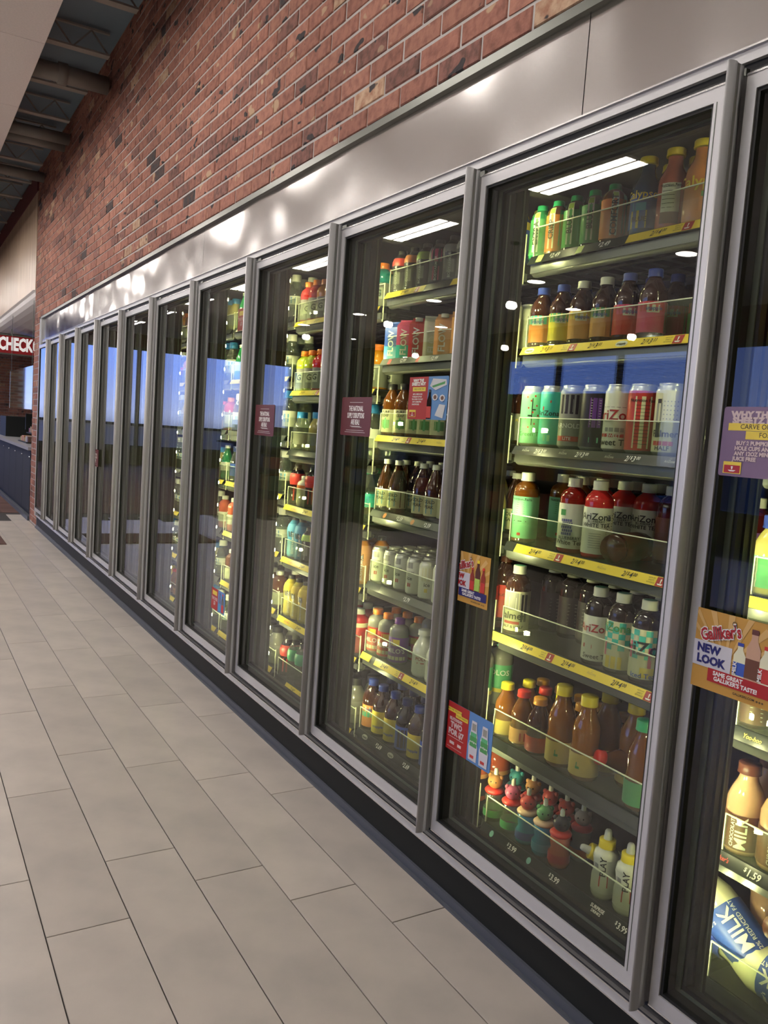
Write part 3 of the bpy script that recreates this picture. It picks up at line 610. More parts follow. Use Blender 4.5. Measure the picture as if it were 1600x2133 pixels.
for i, (l1, l2, cp, lk) in enumerate((('orange', 'turq', 'blue', 'orange-labelled iced tea, blue cap'), ('yellow', 'green', 'blue', 'yellow-green labelled tea, blue cap'), ('peach', 'yellow', 'white', 'lemon-labelled tea, white cap'), ('peach', 'leaf', 'white', 'peach-labelled tea, white cap'),
                                   ('red', 'pink', 'blue', 'red-pink labelled tea, blue cap'), ('pink', 'red', 'blue', 'raspberry-labelled tea, blue cap'), ('leaf', 'red', 'darkblue', 'dark-labelled tea, dark blue cap'))):
    P('s%d' % i, 'tea_bottle', lk, 'snap', .034, .162, 'tea', cp, (.08, .52, l1), [(-60, 60, .38, .52, l2), (-28, 22, .36, .47, 'white'), (50, 110, .1, .5, 'grey'), (-30, 30, .1, .3, l1)], [('snapple', 0, .42, .055, 'b', 0)])
P('ka', 'drink_can', 'tall mint cherry-blossom can', 'can', .034, .164, 'silver', None, (.05, .9, 'mint'), [(a, a+7, z_, z_+.03, 'red') for a, z_ in ((-30, .8), (-12, .74), (5, .82), (-22, .62), (14, .66), (-2, .55), (22, .5), (-32, .45), (8, .36), (-18, .3))]+[(-4, 0, .35, .8, 'black'), (0, 14, .6, .62, 'black'), (-20, -4, .5, .52, 'black')], [('Green Tea', 0, .2, .07, 'g', 0)], cat='can')
P('kt', 'drink_can', 'tall turquoise can', 'can', .034, .164, 'silver', None, (.05, .9, 'turq'), [(-25, -18, .6, .66, 'red'), (10, 16, .72, .76, 'red'), (-10, 20, .1, .2, 'mint')], [('AriZona', 0, .55, .08, 'k', 0)], cat='can')
P('kg', 'drink_can', 'tall grey photo-print can', 'can', .034, .164, 'silver', None, (.05, .9, 'grey'), [(-40, 40, .55, .85, 'dark'), (-20, 18, .58, .78, 'grey'), (-50, 50, .12, .2, 'red')], [('LITE', 0, .16, .05, 'w', 0), ('ARNOLD', 0, .36, .07, 'w', 0)], cat='can')
P('kp', 'drink_can', 'tall dark purple patterned can', 'can', .034, .164, 'silver', None, (.05, .9, 'dark'), [(-30, 20, .35, .8, 'purple'), (-25, 15, .12, .2, 'mint')]+[(-26, 16, .4+.04*i, .408+.04*i, 'white') for i in range(10)], [], cat='can')
P('kw', 'drink_can', 'tall white can with red lettering', 'can', .034, .164, 'silver', None, (.05, .9, 'white'), [(-60, 60, .66, .665, 'black'), (-60, 60, .22, .27, 'red'), (-40, 40, .3, .36, 'grey')], [('AriZona', 0, .54, .15, 'r', 0), ('SWEET', 0, .24, .045, 'w', 0), ('Sweet Tea', 0, .14, .09, 'k', 0)], cat='can')
P('kn', 'drink_can', 'tall red-white can, nutrition panel forward', 'can', .034, .164, 'silver', None, (.05, .9, 'red'), [(-32, 32, .08, .82, 'cream'), (-32, 32, .82, .9, 'red'), (60, 100, .1, .85, 'white')]+[(-27, 27, .14+.05*i, .146+.05*i, 'black') for i in range(12)], [('Nutrition Facts', 0, .76, .045, 'k', 0)], cat='can')
P('kb', 'drink_can', 'tall white dotted can, dark figure', 'can', .034, .164, 'silver', None, (.05, .9, 'cream'), [(-38, -12, .45, .72, 'grey'), (-34, -16, .25, .45, 'dark'), (-34, -16, .72, .78, 'dark'), (-40, 40, .14, .2, 'red')]+[(-5+12*(i % 5), -1+12*(i % 5), .5+.06*(i//5), .515+.06*(i//5), 'grey') for i in range(25)], [('HALF', 0, .1, .06, 'k', 0), ('Palmer', 5, .3, .09, 'k', 0)], cat='can')
def AZ(code, lk, body, lab, patches, texts, H=.194): P(code, 'tea_bottle', lk, 'ariz', .036, H, body, 'white', lab, patches, texts, extra=1)
AZ('ag', 'amber tea bottle with mint label', 'amber', (.06, .66, 'mint'), [(-30, 30, .3, .31, 'black'), (-8, 8, .1, .14, 'red')]+[(-20, 20, .42+.03*i, .426+.03*i, 'leaf') for i in range(7)], [('Nutrition Facts', 0, .62, .035, 'k', 0)])
AZ('aw', 'red tea bottle, blueberry label', 'red', (.06, .66, 'white'), [(-30+9*(i % 5)+4*(i//5 % 2), -23+9*(i % 5)+4*(i//5 % 2), .24+.045*(i//5), .275+.045*(i//5), 'berry') for i in range(25)]+[(-38, -14, .5, .58, 'leaf')], [('White Tea', 5, .14, .06, 'k', 0), ('BLUEBERRY', 5, .2, .04, 'k', 0)])
AZ('aa', 'red tea bottle, white lettered label', 'redder', (.06, .66, 'white'), [(38, 80, .3, .6, 'cream')]+[(42, 76, .32+.035*i, .327+.035*i, 'black') for i in range(8)]+[(-26, 20, .14+.03*i, .146+.03*i, 'grey') for i in range(7)], [('AriZona', -4, .54, .085, 'k', 0), ('WHITE TEA', -2, .43, .05, 'k', 0), ('BLUEBERRY', -2, .48, .03, 'k', 0)])
AZ('ad', 'brown tea bottle, grey photo label', 'tea', (.06, .64, 'cream'), [(-45, 28, .36, .62, 'grey'), (-25, 10, .38, .55, 'white'), (-45, 28, .16, .2, 'red'), (32, 60, .2, .6, 'black')], [('Palmer', -8, .28, .10, 'k', 0), ('HALF & HALF', -5, .12, .04, 'k', 0)])
AZ('al', 'brown tea bottle, white red-text label', 'dark', (.06, .64, 'white'), [(30, 50, .3, .5, 'grey'), (-60, -20, .22, .27, 'red')], [('AriZona', -10, .48, .10, 'r', 0), ('Sweet Tea', 0, .12, .06, 'k', 0)])
CHK = [(-70+24*i, -46+24*i, .30+.07*j, .37+.07*j, 'turq') for i in range(6) for j in range(5) if (i+j) % 2]
AZ('ac', 'brown bottle, turquoise checked lemon label', 'dark', (.06, .66, 'cream'), CHK+[(-45, 20, .07, .22, 'yellow'), (-55, -44, .22, .4, 'pink')], [('AriZona', -30, .58, .10, 'g', 0)])
AZ('ae', 'brown bottle, pink-bolt checked label', 'dark', (.06, .66, 'cream'), CHK+[(-10, 40, .08, .2, 'yellow'), (15, 28, .2, .45, 'pink'), (-60, -48, .3, .5, 'pink')], [('AriZona', 0, .42, .16, 'k', 0), ('Iced Tea', 0, .1, .06, 'b', 0)])
AZ('ar', 'dark red berry drink bottle', 'berry', (.06, .6, 'brown'), [], [])
AZ('ak', 'dark brown tea bottle, black label', 'dark', (.06, .6, 'dark'), [(-20, 20, .2+.05*i, .207+.05*i, 'grey') for i in range(7)], [])
def JU(code, lk, cap, lab, H, body='juice', R=.036, pt=()): P(code, 'juice_bottle', lk, 'caraf', R, H, body, cap, (.05, .32, lab), pt, ())
JU('jy', 'large amber juice bottle, yellow cap', 'yellow', 'gold', .212, R=.038, pt=[(-12, 4, .14, .17, 'leaf'), (-10, -6, .14, .22, 'leaf')]); JU('js', 'small amber juice bottle, yellow cap', 'yellow', 'gold', .152, R=.033)
JU('jr', 'small juice bottle, red cap', 'red', 'peach', .152, 'amber', .033, [(-15, 15, .1, .25, 'red')]); JU('jo', 'small dark juice bottle, orange cap', 'amber', 'red', .152, 'tea', .033)
JU('jg', 'juice bottle with green cap', 'green', 'green', .212, 'amber', .036, [(30, 70, .06, .3, 'white')]); JU('jd', 'brown juice bottle with orange label', 'brown', 'orange', .2, 'tea', .036, [(-20, 20, .08, .28, 'gold')])
KD = ['brown bear-head topper', 'pink round topper', 'red capped topper', 'green tufted topper', 'black topper', 'teal round topper', 'red smiling topper', 'grey capsule topper']
for i in range(8): P('k%d' % i, 'kids_drink_bottle', 'kids drink with '+KD[i], 'kid', .029, .155, ('clear', 'clear', 'sky', 'sky', 'brisk', 'berry', 'red', 'grey')[i], None, (.08, .22, ('leaf', 'green', 'blue', 'sky', 'red', 'purple', 'red', 'orange')[i]), [], [], top=i)
P('sp', 'sports_bottle', 'white pouch-shaped bottle, yellow spout cap', 'sport', .031, .168, 'white', 'yellow', (.1, .6, 'white'), [(-10, 30, .2, .38, 'red'), (-50, -20, .45, .52, 'grey')], [('PLAY', 5, .5, .09, 'k', 1)], top='spout')
P('sg', 'sports_bottle', 'green kids bottle, yellow spout cap', 'sport', .031, .17, 'green', 'yellow', (.1, .55, 'purple'), [], [('GRAPE', 0, .3, .06, 'w', 1)], top='spout')
# second section
for i, (c1, lk) in enumerate((('red', 'black sports drink, red top band'), ('orange', 'black sports drink, orange top band'), ('lime', 'black sports drink, green top band'), ('pink', 'black sports drink, pink ring'), ('grey', 'black sports drink, black top'), ('sky', 'blue sports drink, black sash'), ('yellow', 'yellow sports drink, black sash'), ('peach', 'orange sports drink, black sash'))):
    P('b%d' % i, 'sports_drink_bottle', lk, 'armor', .035, .147 if i < 5 else .178, {5: 'sky', 6: 'gold', 7: 'orange'}.get(i, 'black'), 'black', (.06, .82, c1 if i > 4 else 'dark'), [(-180, 180, .62, .8, c1), (-40, 10, .5, .64, 'black'), (-20, 25, .2, .48, 'grey' if i < 5 else c1)] if i != 3 else [(-30, 30, .5, .78, 'pink'), (-17, 17, .58, .7, 'black'), (-20, 20, .1, .4, 'pink')], [('BODYARMOR', 0, .35, .06, 'w', 1)])
P('ly', 'soda_bottle', 'lime green bottle with yellow cap', 'soda', .033, .19, 'lime', 'yellow', (.3, .5, 'yellow'), [], [])
CT = dict(c1=('blue', 'sky', 'blue water carton', 0), c2=('pink', 'turq', 'pink-green water carton', 0), c3=('red', 'red', 'red water carton, white cap', 1), c4=('white', 'cream', 'white water carton', 0), c5=('peach', 'peach', 'orange water carton, white cap', 1))
for c_, (a, b_, lk, cp) in CT.items(): P(c_, 'drink_carton', lk, 'box', .028, .128, a, 'white' if cp else None, b_, [], [('FLOW', 0, .4, .09, 'w', 1)], cat='carton')
P('pl', 'tea_bottle', 'brown leaf-labelled tea bottle, black cap', 'snap', .034, .182, 'amber', 'black', (.06, .5, 'cream'), [(-28, -4, .14, .3, 'leaf'), (4, 28, .14, .3, 'leaf'), (-6, 6, .12, .34, 'green')], [('PURE', 0, .45, .05, 'k', 0), ('LEAF', 0, .38, .05, 'k', 0)])
P('pd', 'tea_bottle', 'dark tea bottle with black cap', 'snap', .034, .18, 'dark', 'black', (.06, .45, 'dark'), [], [('PURE LEAF', 0, .35, .05, 'y', 0)])
P('gp', 'tea_bottle', 'slender brown tea bottle, white cap', 'soda', .034, .182, 'tea', 'white', (.08, .42, 'cream'), [(-20, 20, .12, .38, 'sky'), (50, 90, .1, .4, 'brown')], [('GOLD', 0, .33, .055, 'k', 0), ('PEAK', 0, .24, .055, 'k', 0)])
P('sc', 'drink_can', 'slim silver can', 'can', .0285, .125, 'silver', None, (.05, .9, 'white'), [(-30, 20, .72, .88, 'grey'), (-15, 10, .22, .32, 'red')], [('SPARKLING', 0, .62, .035, 'k', 0), ('ice', 0, .45, .1, 'k', 0)], cat='can')
P('sy', 'drink_can', 'slim silver can, cream upper print', 'can', .0285, .125, 'silver', None, (.05, .9, 'white'), [(-40, 40, .5, .85, 'cream'), (-15, 5, .2, .3, 'yellow')], [('ice', 0, .4, .1, 'k', 0)], cat='can')
for c_, cap, l_, lk in (('mr', 'orange', 'red', 'red-labelled grey tea bottle, red cap'), ('mp', 'purple', 'purple', 'purple-labelled grey tea bottle, purple cap')):
    P(c_, 'tea_bottle', lk, 'ariz', .035, .158, 'grey', cap, (.05, .6, l_), [(-28, 22, .42, .56, 'yellow'), (-60, 60, .1, .18, 'cream')], [("MILO'S", 0, .3, .10, 'w', 0)])
P('mw', 'milk_bottle', 'white plastic bottle with white cap', 'milk', .036, .155, 'white', 'white', (.06, .5, 'white'), [(-30, 30, .3, .32, 'red')], [('POLOS', 0, .4, .07, 'r', 0)])
P('wa', 'tea_bottle', 'orange-labelled tea bottle, blue cap', 'snap', .037, .182, 'tea', 'blue', (.06, .5, 'orange'), [(-35, 30, .36, .47, 'white'), (-60, 60, .26, .36, 'turq')], [('snapple', 0, .42, .055, 'b', 0)])
P('wb', 'tea_bottle', 'yellow-labelled tea bottle, blue cap', 'snap', .037, .182, 'tea', 'blue', (.06, .5, 'yellow'), [], [('snapple', 0, .2, .055, 'b', 0)])
P('wd', 'tea_bottle', 'dark-labelled dark tea bottle, dark cap', 'snap', .037, .182, 'dark', 'darkblue', (.06, .5, 'navy' if 0 else 'blue'), [(-20, 30, .1, .45, 'dark')], [])
# gap items and third section
P('by', 'sports_drink_bottle', 'blue sports drink with yellow cap', 'armor', .036, .18, 'navy', 'yellow', (.1, .6, 'blue'), [(-180, 180, .6, .72, 'yellow'), (-28, 28, .15, .55, 'sky')]+[(-22, 22, .2+.05*i, .206+.05*i, 'white') for i in range(6)], [])
P('wc', 'drink_can', 'tall white can with black triangles', 'can', .034, .14, 'silver', None, (.05, .9, 'white'), [(-25, 10, .15, .75, 'grey'), (20, 30, .2, .7, 'black')], [], cat='can')
P('pt', 'tea_bottle', 'brown tea bottle with grey label', 'glass', .034, .2, 'tea', 'black', (.06, .45, 'grey'), [(20, 60, .08, .43, 'dark')], [('PURE LEAF', 25, .35, .04, 'y', 0)])
P('pg', 'tea_bottle', 'pale green tea bottle, white cap', 'soda', .035, .184, 'straw', 'white', (.06, .42, 'mint'), [], [('GOLD', 0, .34, .06, 'y', 0), ('GREEN TEA', 0, .2, .035, 'g', 0)])
P('rr', 'tea_bottle', 'dark bottle with red label', 'snap', .035, .2, 'tea', 'brown', (.06, .55, 'red'), [], [('KOMBUCHA', 0, .4, .04, 'k', 0)])
P('lo', 'soda_bottle', 'clear bottle, green cap and label', 'ariz', .036, .2, 'grey', 'mint', (.2, .62, 'green'), [(-180, 180, .2, .26, 'yellow')], [('POLOS', 0, .5, .08, 'w', 0)])
P('bk', 'soda_bottle', 'pink iced tea, black fruit label', 'wide', .044, .17, 'brisk', 'white', (.1, .48, 'dark'), [(-180, 180, .42, .5, 'peach'), (-40, -20, .12, .2, 'pink'), (25, 45, .2, .28, 'pink')], [('BRISK', 0, .34, .10, 'w', 0), ('STRAWBERRY MELON', 0, .46, .022, 'k', 0)])
P('gt', 'sports_drink_bottle', 'teal sports drink, orange cap', 'gator', .04, .165, 'teal', 'orange', (.05, .55, 'grey'), [(-22, 22, .2, .45, 'white'), (-12, 12, .24, .4, 'teal' if 0 else 'turq')], [('G', 0, .32, .14, 'k', 0)])
P('go', 'sports_drink_bottle', 'orange sports drink, orange cap', 'gator', .04, .165, 'orange', 'orange', (.05, .55, 'grey'), [(-22, 22, .2, .45, 'white')], [('G', 0, .32, .14, 'k', 0)])
P('gr', 'sports_drink_bottle', 'red sports drink, orange cap', 'gator', .04, .172, 'redder', 'orange', (.05, .55, 'grey'), [(-22, 22, .2, .45, 'white')], [('G', 0, .32, .14, 'k', 0)])
P('gl', 'sports_drink_bottle', 'lime sports drink, orange cap', 'gator', .04, .172, 'lime', 'orange', (.05, .55, 'grey'), [(-22, 22, .2, .45, 'white')], [('G', 0, .32, .14, 'k', 0)])
P('bc', 'water_bottle', 'pale bottle with blue cap', 'wide', .038, .165, 'clear', 'sky', (.15, .45, 'grey'), [], [])
P('bq', 'water_bottle', 'amber water bottle with blue cap', 'wide', .038, .165, 'straw', 'sky', (.15, .45, 'grey'), [], [])
P('ra', 'soda_bottle', 'teal-labelled clear soda, green cap', 'soda', .037, .2, 'clear', 'green', (.3, .55, 'turq'), [(-30, 10, .33, .5, 'sky')], [])
P('vr', 'vitamin_bottle', 'red vitamin drink with cream band', 'ariz', .038, .165, 'redder', 'white', (.1, .6, 'red'), [(-180, 180, .6, .7, 'cream')], [])
P('gy', 'jug_bottle', 'large grey bottle with black cap', 'wide', .042, .17, 'grey', 'black', (.2, .5, 'grey'), [], [])
P('rd', 'soda_bottle', 'dark soda with red upper band', 'armor', .036, .175, 'dark', 'black', (.5, .78, 'red'), [(-20, 20, .1, .45, 'red')], [])
P('gn', 'soda_bottle', 'clear soda with green upper band', 'armor', .036, .175, 'clear', 'black', (.5, .78, 'green'), [], [])
P('ow', 'juice_bottle', 'cream bottle with orange shoulder', 'ariz', .035, .13, 'white', 'white', (.1, .6, 'cream'), [(-180, 180, .6, .7, 'orange')], [])
P('cw', 'water_bottle', 'clear water bottle with white cap', 'wide', .035, .19, 'clear', 'white', (.3, .5, 'white'), [(-20, 20, .33, .47, 'sky')], [])
P('ct', 'water_bottle', 'clear flavoured water, red label', 'wide', .035, .19, 'clear', 'white', (.25, .5, 'red'), [], [])
P('gs', 'soda_bottle', 'green glass sparkling water bottle', 'soda', .033, .18, 'green', 'white', (.25, .5, 'white'), [], [])
P('tb', 'water_bottle', 'tall water bottle with sky label', 'wide', .037, .2, 'clear', 'sky', (.2, .55, 'white'), [(-18, 18, .3, .48, 'sky')], [])
P('pw', 'water_bottle', 'pink flavoured water, white cap', 'ariz', .034, .17, 'brisk', 'white', (.2, .5, 'white'), [], [])
P('am', 'tea_bottle', 'amber drink bottle with white cap', 'ariz', .037, .16, 'amber', 'white', (.05, .4, 'cream'), [], [])
P('re', 'juice_bottle', 'red drink bottle with white cap', 'ariz', .037, .16, 'berry', 'white', (.05, .4, 'red'), [], [])
P('bu', 'water_bottle', 'blue labelled bottle, dark cap', 'wide', .036, .18, 'clear', 'darkblue', (.15, .5, 'blue'), [], [])
P('oj', 'juice_bottle', 'orange juice bottle, checked white neck', 'caraf', .035, .165, 'orange', 'white', (.05, .35, 'cream'), [(-180, 180, .6, .72, 'white')]+[(-60+20*i, -50+20*i, .6+.03*(i % 2), .63+.03*(i % 2), 'grey') for i in range(6)]+[(-25, 25, .4, .5, 'orange')], [])
P('yj', 'juice_bottle', 'brown bottle with round yellow seal', 'glass', .036, .165, 'tea', 'white', (.05, .4, 'gold'), [(-25, 25, .5, .65, 'yellow')], [])
P('pp', 'tea_bottle', 'dark red bottle, purple text label', 'ariz', .036, .19, 'berry', 'white', (.05, .6, 'purple'), [(-28, 28, .1+.05*i, .107+.05*i, 'gold') for i in range(9)], [])
P('gj', 'tea_jug', 'squat green tea jug', 'wide', .045, .16, 'straw', 'blue', (.1, .5, 'green'), [(-40, -36, .1, .5, 'white')], [])
P('yh', 'chocolate_drink_bottle', 'brown chocolate drink with text label', 'glass', .035, .17, 'tea', 'brown', (.05, .6, 'brown'), [(-20, 20, .1+.05*i, .108+.05*i, 'white') for i in range(8)], [])
P('cm', 'milk_bottle', 'tan chocolate milk bottle, brown cap', 'milk', .038, .185, 'choc', 'brown', (.05, .45, 'brown'), [], [('MILK', 5, .25, .12, 'w', 1), ('CHOCOLATE', -22, .25, .04, 'w', 1)])
P('wm', 'milk_bottle', 'white milk bottle with blue label', 'milk', .048, .26, 'milk', 'blue', (.1, .5, 'blue'), [], [('MILK', 0, .3, .11, 'w', 1), ('2% REDUCED FAT', 27, .3, .035, 'w', 1), ("Galliker's", -62, .42, .035, 'w', 0)])
def build(code, seg):
    d = PR[code]; R, H = d['R'], d['H']; ms = []
    if d['prof'] == 'box':
        b = MB(); m = LB[d['body']]; m2 = LB[d['label']]; h = H*.86
        pts = lambda s: [(-R*s, -R*s), (R*s, -R*s), (R*s, R*s), (-R*s, R*s)]
        b.prism(pts(1), 0, h*.4, m2); b.prism(pts(1), h*.4, h, m)
        o = len(b.v); b.v += [(-R, -R, h), (R, -R, h), (R, R, h), (-R, R, h), (0, -R, H), (0, R, H)]
        for f in ((0, 1, 4), (1, 2, 5, 4), (2, 3, 5), (3, 0, 4, 5)): b.face([o+i for i in f], m)
        b.box((-.0015, -R, H-.002), (.0015, R, H+.004), m); ms.append(('body', b))
        if d['cap']:
            c = MB().lathe([(0, 0), (.013, 0), (.013, .012), (0, .013)], PC[d['cap']], 12); c.v = [(x+R*.5, y, z+H*.93) for x, y, z in c.v]; ms.append(('cap', c))
        t = MB(); ttext(t, d['texts'][0][0], lambda u, v: (R+.0006, u, v), 0, H*.42, .022, WHT, rot=PI/2); ms.append(('lettering', t))
        return [(n_, b_.mesh(n_)) for n_, b_ in ms]
    pf, cr, cz = PROF[d['prof']]
    b = MB(); b.lathe([(r*R, z*H) for r, z in pf], DB[d['body']], seg)
    if d['prof'] == 'can':
        b.lathe([(.86*R, .965*H), (.86*R, .985*H), (.88*R, H), (.82*R, H), (.80*R, .972*H), (0, .972*H)], DB['silver'], seg)
        b.box((-.3*R, -.12*R, .973*H), (.3*R, .12*R, .985*H), DB['silver'])
    ms.append(('body', b))
    rr = lambda z, e_=.0: (prof_r(pf, z)*R+e_)
    if d['cap']:
        m = PC[d['cap']]; c = MB(); zt = H*.86 if d['top'] == 'spout' else H
        c.lathe([(cr*R*.98, cz*H), (cr*R, cz*H+.001), (cr*R, zt-.002), (cr*R*.94, zt), (0, zt)], m, seg)
        if seg >= 16: c.lathe([(cr*R+.0008, cz*H), (cr*R+.0008, cz*H+.003)], m, seg)
        if d['extra']: c.lathe([(cr*R*.86, zt+.0003), (0, zt+.0006)], PC['mint'], seg)
        ms.append(('cap', c))
        if d['top'] == 'spout': ms.append(('spout', MB().lathe([(R*.34, H*.86), (R*.28, H*.97), (R*.2, H), (0, H)], PC['white'], seg)))
    if d['top'] is not None and d['top'] != 'spout':
        i = d['top']; m = SKIN[(0, 1, 2, 3, 7, 4, 2, 6)[i]]; m2 = SKIN[(5, 1, 5, 5, 4, 4, 2, 2)[i]]
        c = MB(); z0 = H*.52; c.lathe([(0, z0), (R*.95, z0), (R*1.02, z0+.006), (R*.8, z0+.013), (0, z0+.014)], PC['red'] if i in (0, 1, 4) else m2, seg); ms.append(('collar', c))
        h = MB(); rh = R*.78; zc = H*.52+.014+rh*.8
        h.lathe([(rh*math.sin(PI*j/8), zc-rh*.95*math.cos(PI*j/8)) for j in range(9)], m, seg)
        for s in (-1, 1):
            h.lathe([(rh*.3*math.sin(PI*j/6), -rh*.3*math.cos(PI*j/6)) for j in range(7)], m, 8, c=(0, s*rh*.75, zc+rh*.62))
            h.lathe([(rh*.10*math.sin(PI*j/4), -rh*.1*math.cos(PI*j/4)) for j in range(5)], INK, 6, c=(rh*.9, s*rh*.33, zc+rh*.15))
        ms.append(('topper', h))
        s_ = MB().lathe([(.0065, zc+rh*.8), (.0065, zc+rh*.9+.012), (.004, zc+rh*.9+.018), (0, zc+rh*.9+.0185)], PC['white'], 10); ms.append(('sipping_valve', s_))
    if d['label']:
        z0, z1, c = d['label']; b = MB()
        zz = sorted({z0, z1}|{z for r, z in pf if z0 < z < z1}|{z0+(z1-z0)*q_ for q_ in (.33, .66)})
        b.lathe([(rr(z, .0006), z*H) for z in zz], LB[c], seg); ms.append(('label', b))
    if d['patches'] and seg >= 12:
        b = MB(); n_ = 0
        for a0, a1, z0, z1, c in d['patches']:
            n_ += 1; zz = [z0]+[z for r, z in pf if z0 < z < z1]+[z1]
            b.lathe([(rr(z, .0009+.00012*min(n_, 6)), z*H) for z in zz], LB[c], max(1, int(abs(a1-a0)/(22 if abs(a1-a0) < 300 else 360/seg))), a0, a1)
        ms.append(('label_print', b))
    if d['texts'] and seg >= 16:
        b = MB()
        for s, a, z, h, c, rot in d['texts']:
            def fn(u, v, a=a): t = math.radians(a)+u/R; q_ = rr(min(max(v/H, .02), .88), .0019); return (q_*math.cos(t), q_*math.sin(t), v)
            ttext(b, s, fn, 0, z*H, h*H, TXT[c], .015, rot=PI/2 if rot else 0, fine=True)
        ms.append(('lettering', b))
    return [(n_, b_.mesh(n_)) for n_, b_ in ms]
PCACHE = {}
def place(code, x, y, z, label, group, seg=16, rot=None, lean=None):
    key = (code, seg)
    if key not in PCACHE: PCACHE[key] = build(code, seg)
    d = PR[code]; root = bpy.data.objects.new(d['name'], PCACHE[key][0][1]); COL.objects.link(root)
    root.location = (x, y, z); root.rotation_euler = (0, 0, rot if rot is not None else PI+.62+random.uniform(-.35, .35))
    if lean is not None:
        a_, b_, c_, d_ = lean; root.rotation_euler = (Matrix.Rotation(d_, 3, 'Z') @ Matrix.Rotation(a_, 3, 'X') @ Matrix.Rotation(b_, 3, 'Y') @ Matrix.Rotation(c_, 3, 'Z')).to_euler()
    tag(root, label, d['cat'], group)
    for n_, me in PCACHE[key][1:]:
        o = bpy.data.objects.new(n_, me); COL.objects.link(o); o.parent = root
    return root
DN = lambda k: 'cut-off right door' if k == -1 else '%s door from right' % NTH[k+1]
SN = ['top shelf', 'second shelf', 'third shelf', 'fourth shelf', 'fifth shelf', 'sixth shelf', 'bottom shelf']
OFF = [.75, .672, .594, .516, .438, .36, .282, .204, .126]
STOCK = {   # (section, shelf): front row string, back row string, optional offsets
 (0, 0): ('g0 g1 g2 g2 g3 cb cp co co', 'g0 g1 g2 g2 g3 cb cp cp co', [.78, .715, .65, .583, .516, .415, .338, .262, .18]),
 (0, 1): ('s0 s1 s2 s3 s4 s5 .. s6 yj', 's0 s1 s2 s3 s4 s5 s6 s6 yj'),
 (0, 2): ('ka kt kg kp kw kn kb kg oj', 'ka kt kg kp kw kn kb kg oj'),
 (0, 3): ('ag .. .. .. .. .. .. pp pp', 'ag ag aa aa aa ar ar pp pp'),
 (0, 4): ('ad .. .. .. al ac ae ae ak', 'ak ak ak ak al ae ak ak ak'),
 (0, 5): ('js jr jo jy jy .. .. jg jd', 'js jr js jo jy jy jr jg jd', [.755, .685, .615, .535, .445, .36, .30, .262, .126]),
 (0, 6): ('k0 k1 k2 k3 k4 .. .. sp sg', 'k5 k0 k6 k6 k7 .. .. .. sg', [.77, .695, .625, .56, .495, .42, .385, .262, .10]),
 (1, 0): ('b0 b1 b2 b3 b4 b4 ly ly by', 'b0 b1 b2 b3 b4 b4 ly ly by'),
 (1, 1): ('c1 c2 c3 c4 c5 c5 c4 wc wc', 'c1 c2 c3 c4 c5 c5 c4 wc wc'),
 (1, 2): ('pl pl pl pl pl pd pd pt pt', 'pl pl pl pl pl pd pd pt pt'),
 (1, 3): ('gp gp .. gp gp gp gp pg pg', 'gp gp gp gp gp gp gp pg gp'),
 (1, 4): ('sc sc sc sc sy sy sc rr rr', 'sc sc sc sc sc sc sc rr rr'),
 (1, 5): ('mr mr mp .. mw mw jd lo lo', 'mr mr mr lo mw mw jd lo lo'),
 (1, 6): ('wa wb wb wd wb wd wd bk bk', 'wd wb wd wd wb wd wd bk bk'),
 (2, 0): ('gr gr go go gl gl gt gt gt', '.. .. .. .. .. .. .. gt gt'),
 (2, 1): ('gl gl gr go gl go go go go', 'gl gl gr go gl go go go go'),
 (2, 2): ('bc .. bq bc bq tb tb tb tb', 'bc bc bq bc bq tb tb tb tb'),
 (2, 3): ('rd ow rd ow rd rd ra ra ra', 'rd rd rd ow rd rd ra ra ra'),
 (2, 4): ('b5 b5 b2 b6 b6 b7 b7 b7 b7', 'b5 b5 b2 b6 b6 b7 b7 b7 b7'),
 (2, 5): ('b6 b6 b6 am am re vr vr vr', '.. .. .. am am re vr vr vr'),
 (2, 6): ('rd gn gn .. rd gy gy gy gy', 'rd rd gn gy gy gy gy gy gy'),
 (-1, 0): ('yj yj s2 s3 co co cp cb cb', '.. .. .. .. .. .. .. .. ..'), (-1, 1): ('yj yj s2 s3 s4 s5 s6 s6 s0', '.. .. .. .. .. .. .. .. ..'), (-1, 2): ('oj oj oj oj s2 s2 s1 s1 s1', 'oj oj oj .. .. .. .. .. ..'),
 (-1, 3): ('gj gj gj ag ag aa aa ar ar', '.. .. .. .. .. .. .. .. ..'), (-1, 4): ('yh yh yh yh cm cm cm cm cm', 'yh yh .. .. .. .. .. .. ..'), (-1, 5): ('cm cm cm cm cm wm wm wm wm'.replace('wm', 'cm'), 'cm cm cm cm .. .. .. .. ..'), (-1, 6): ('.. .. .. .. .. .. .. .. ..', '.. .. .. .. .. .. .. .. ..'),
}
FARROWS = [('gs gs tb tb cw cw cw cw cw', 1), ('gs gs gs tb cw cw cw cw cw', 1), ('cw cw cw tb tb tb tb tb tb', 1), ('bu bu cw cw cw ct ct cw cw', 1), ('pw pw pw cw cw cw cw cw cw', 1), ('am am re re cw cw cw am am', 1), ('cw cw cw cw gy gy gy gy gy', 1)]
WARM = ['am re ct pw b6 go gr js jr'.split(), 'cw cw ct bu tb gs cw pw bq'.split()]
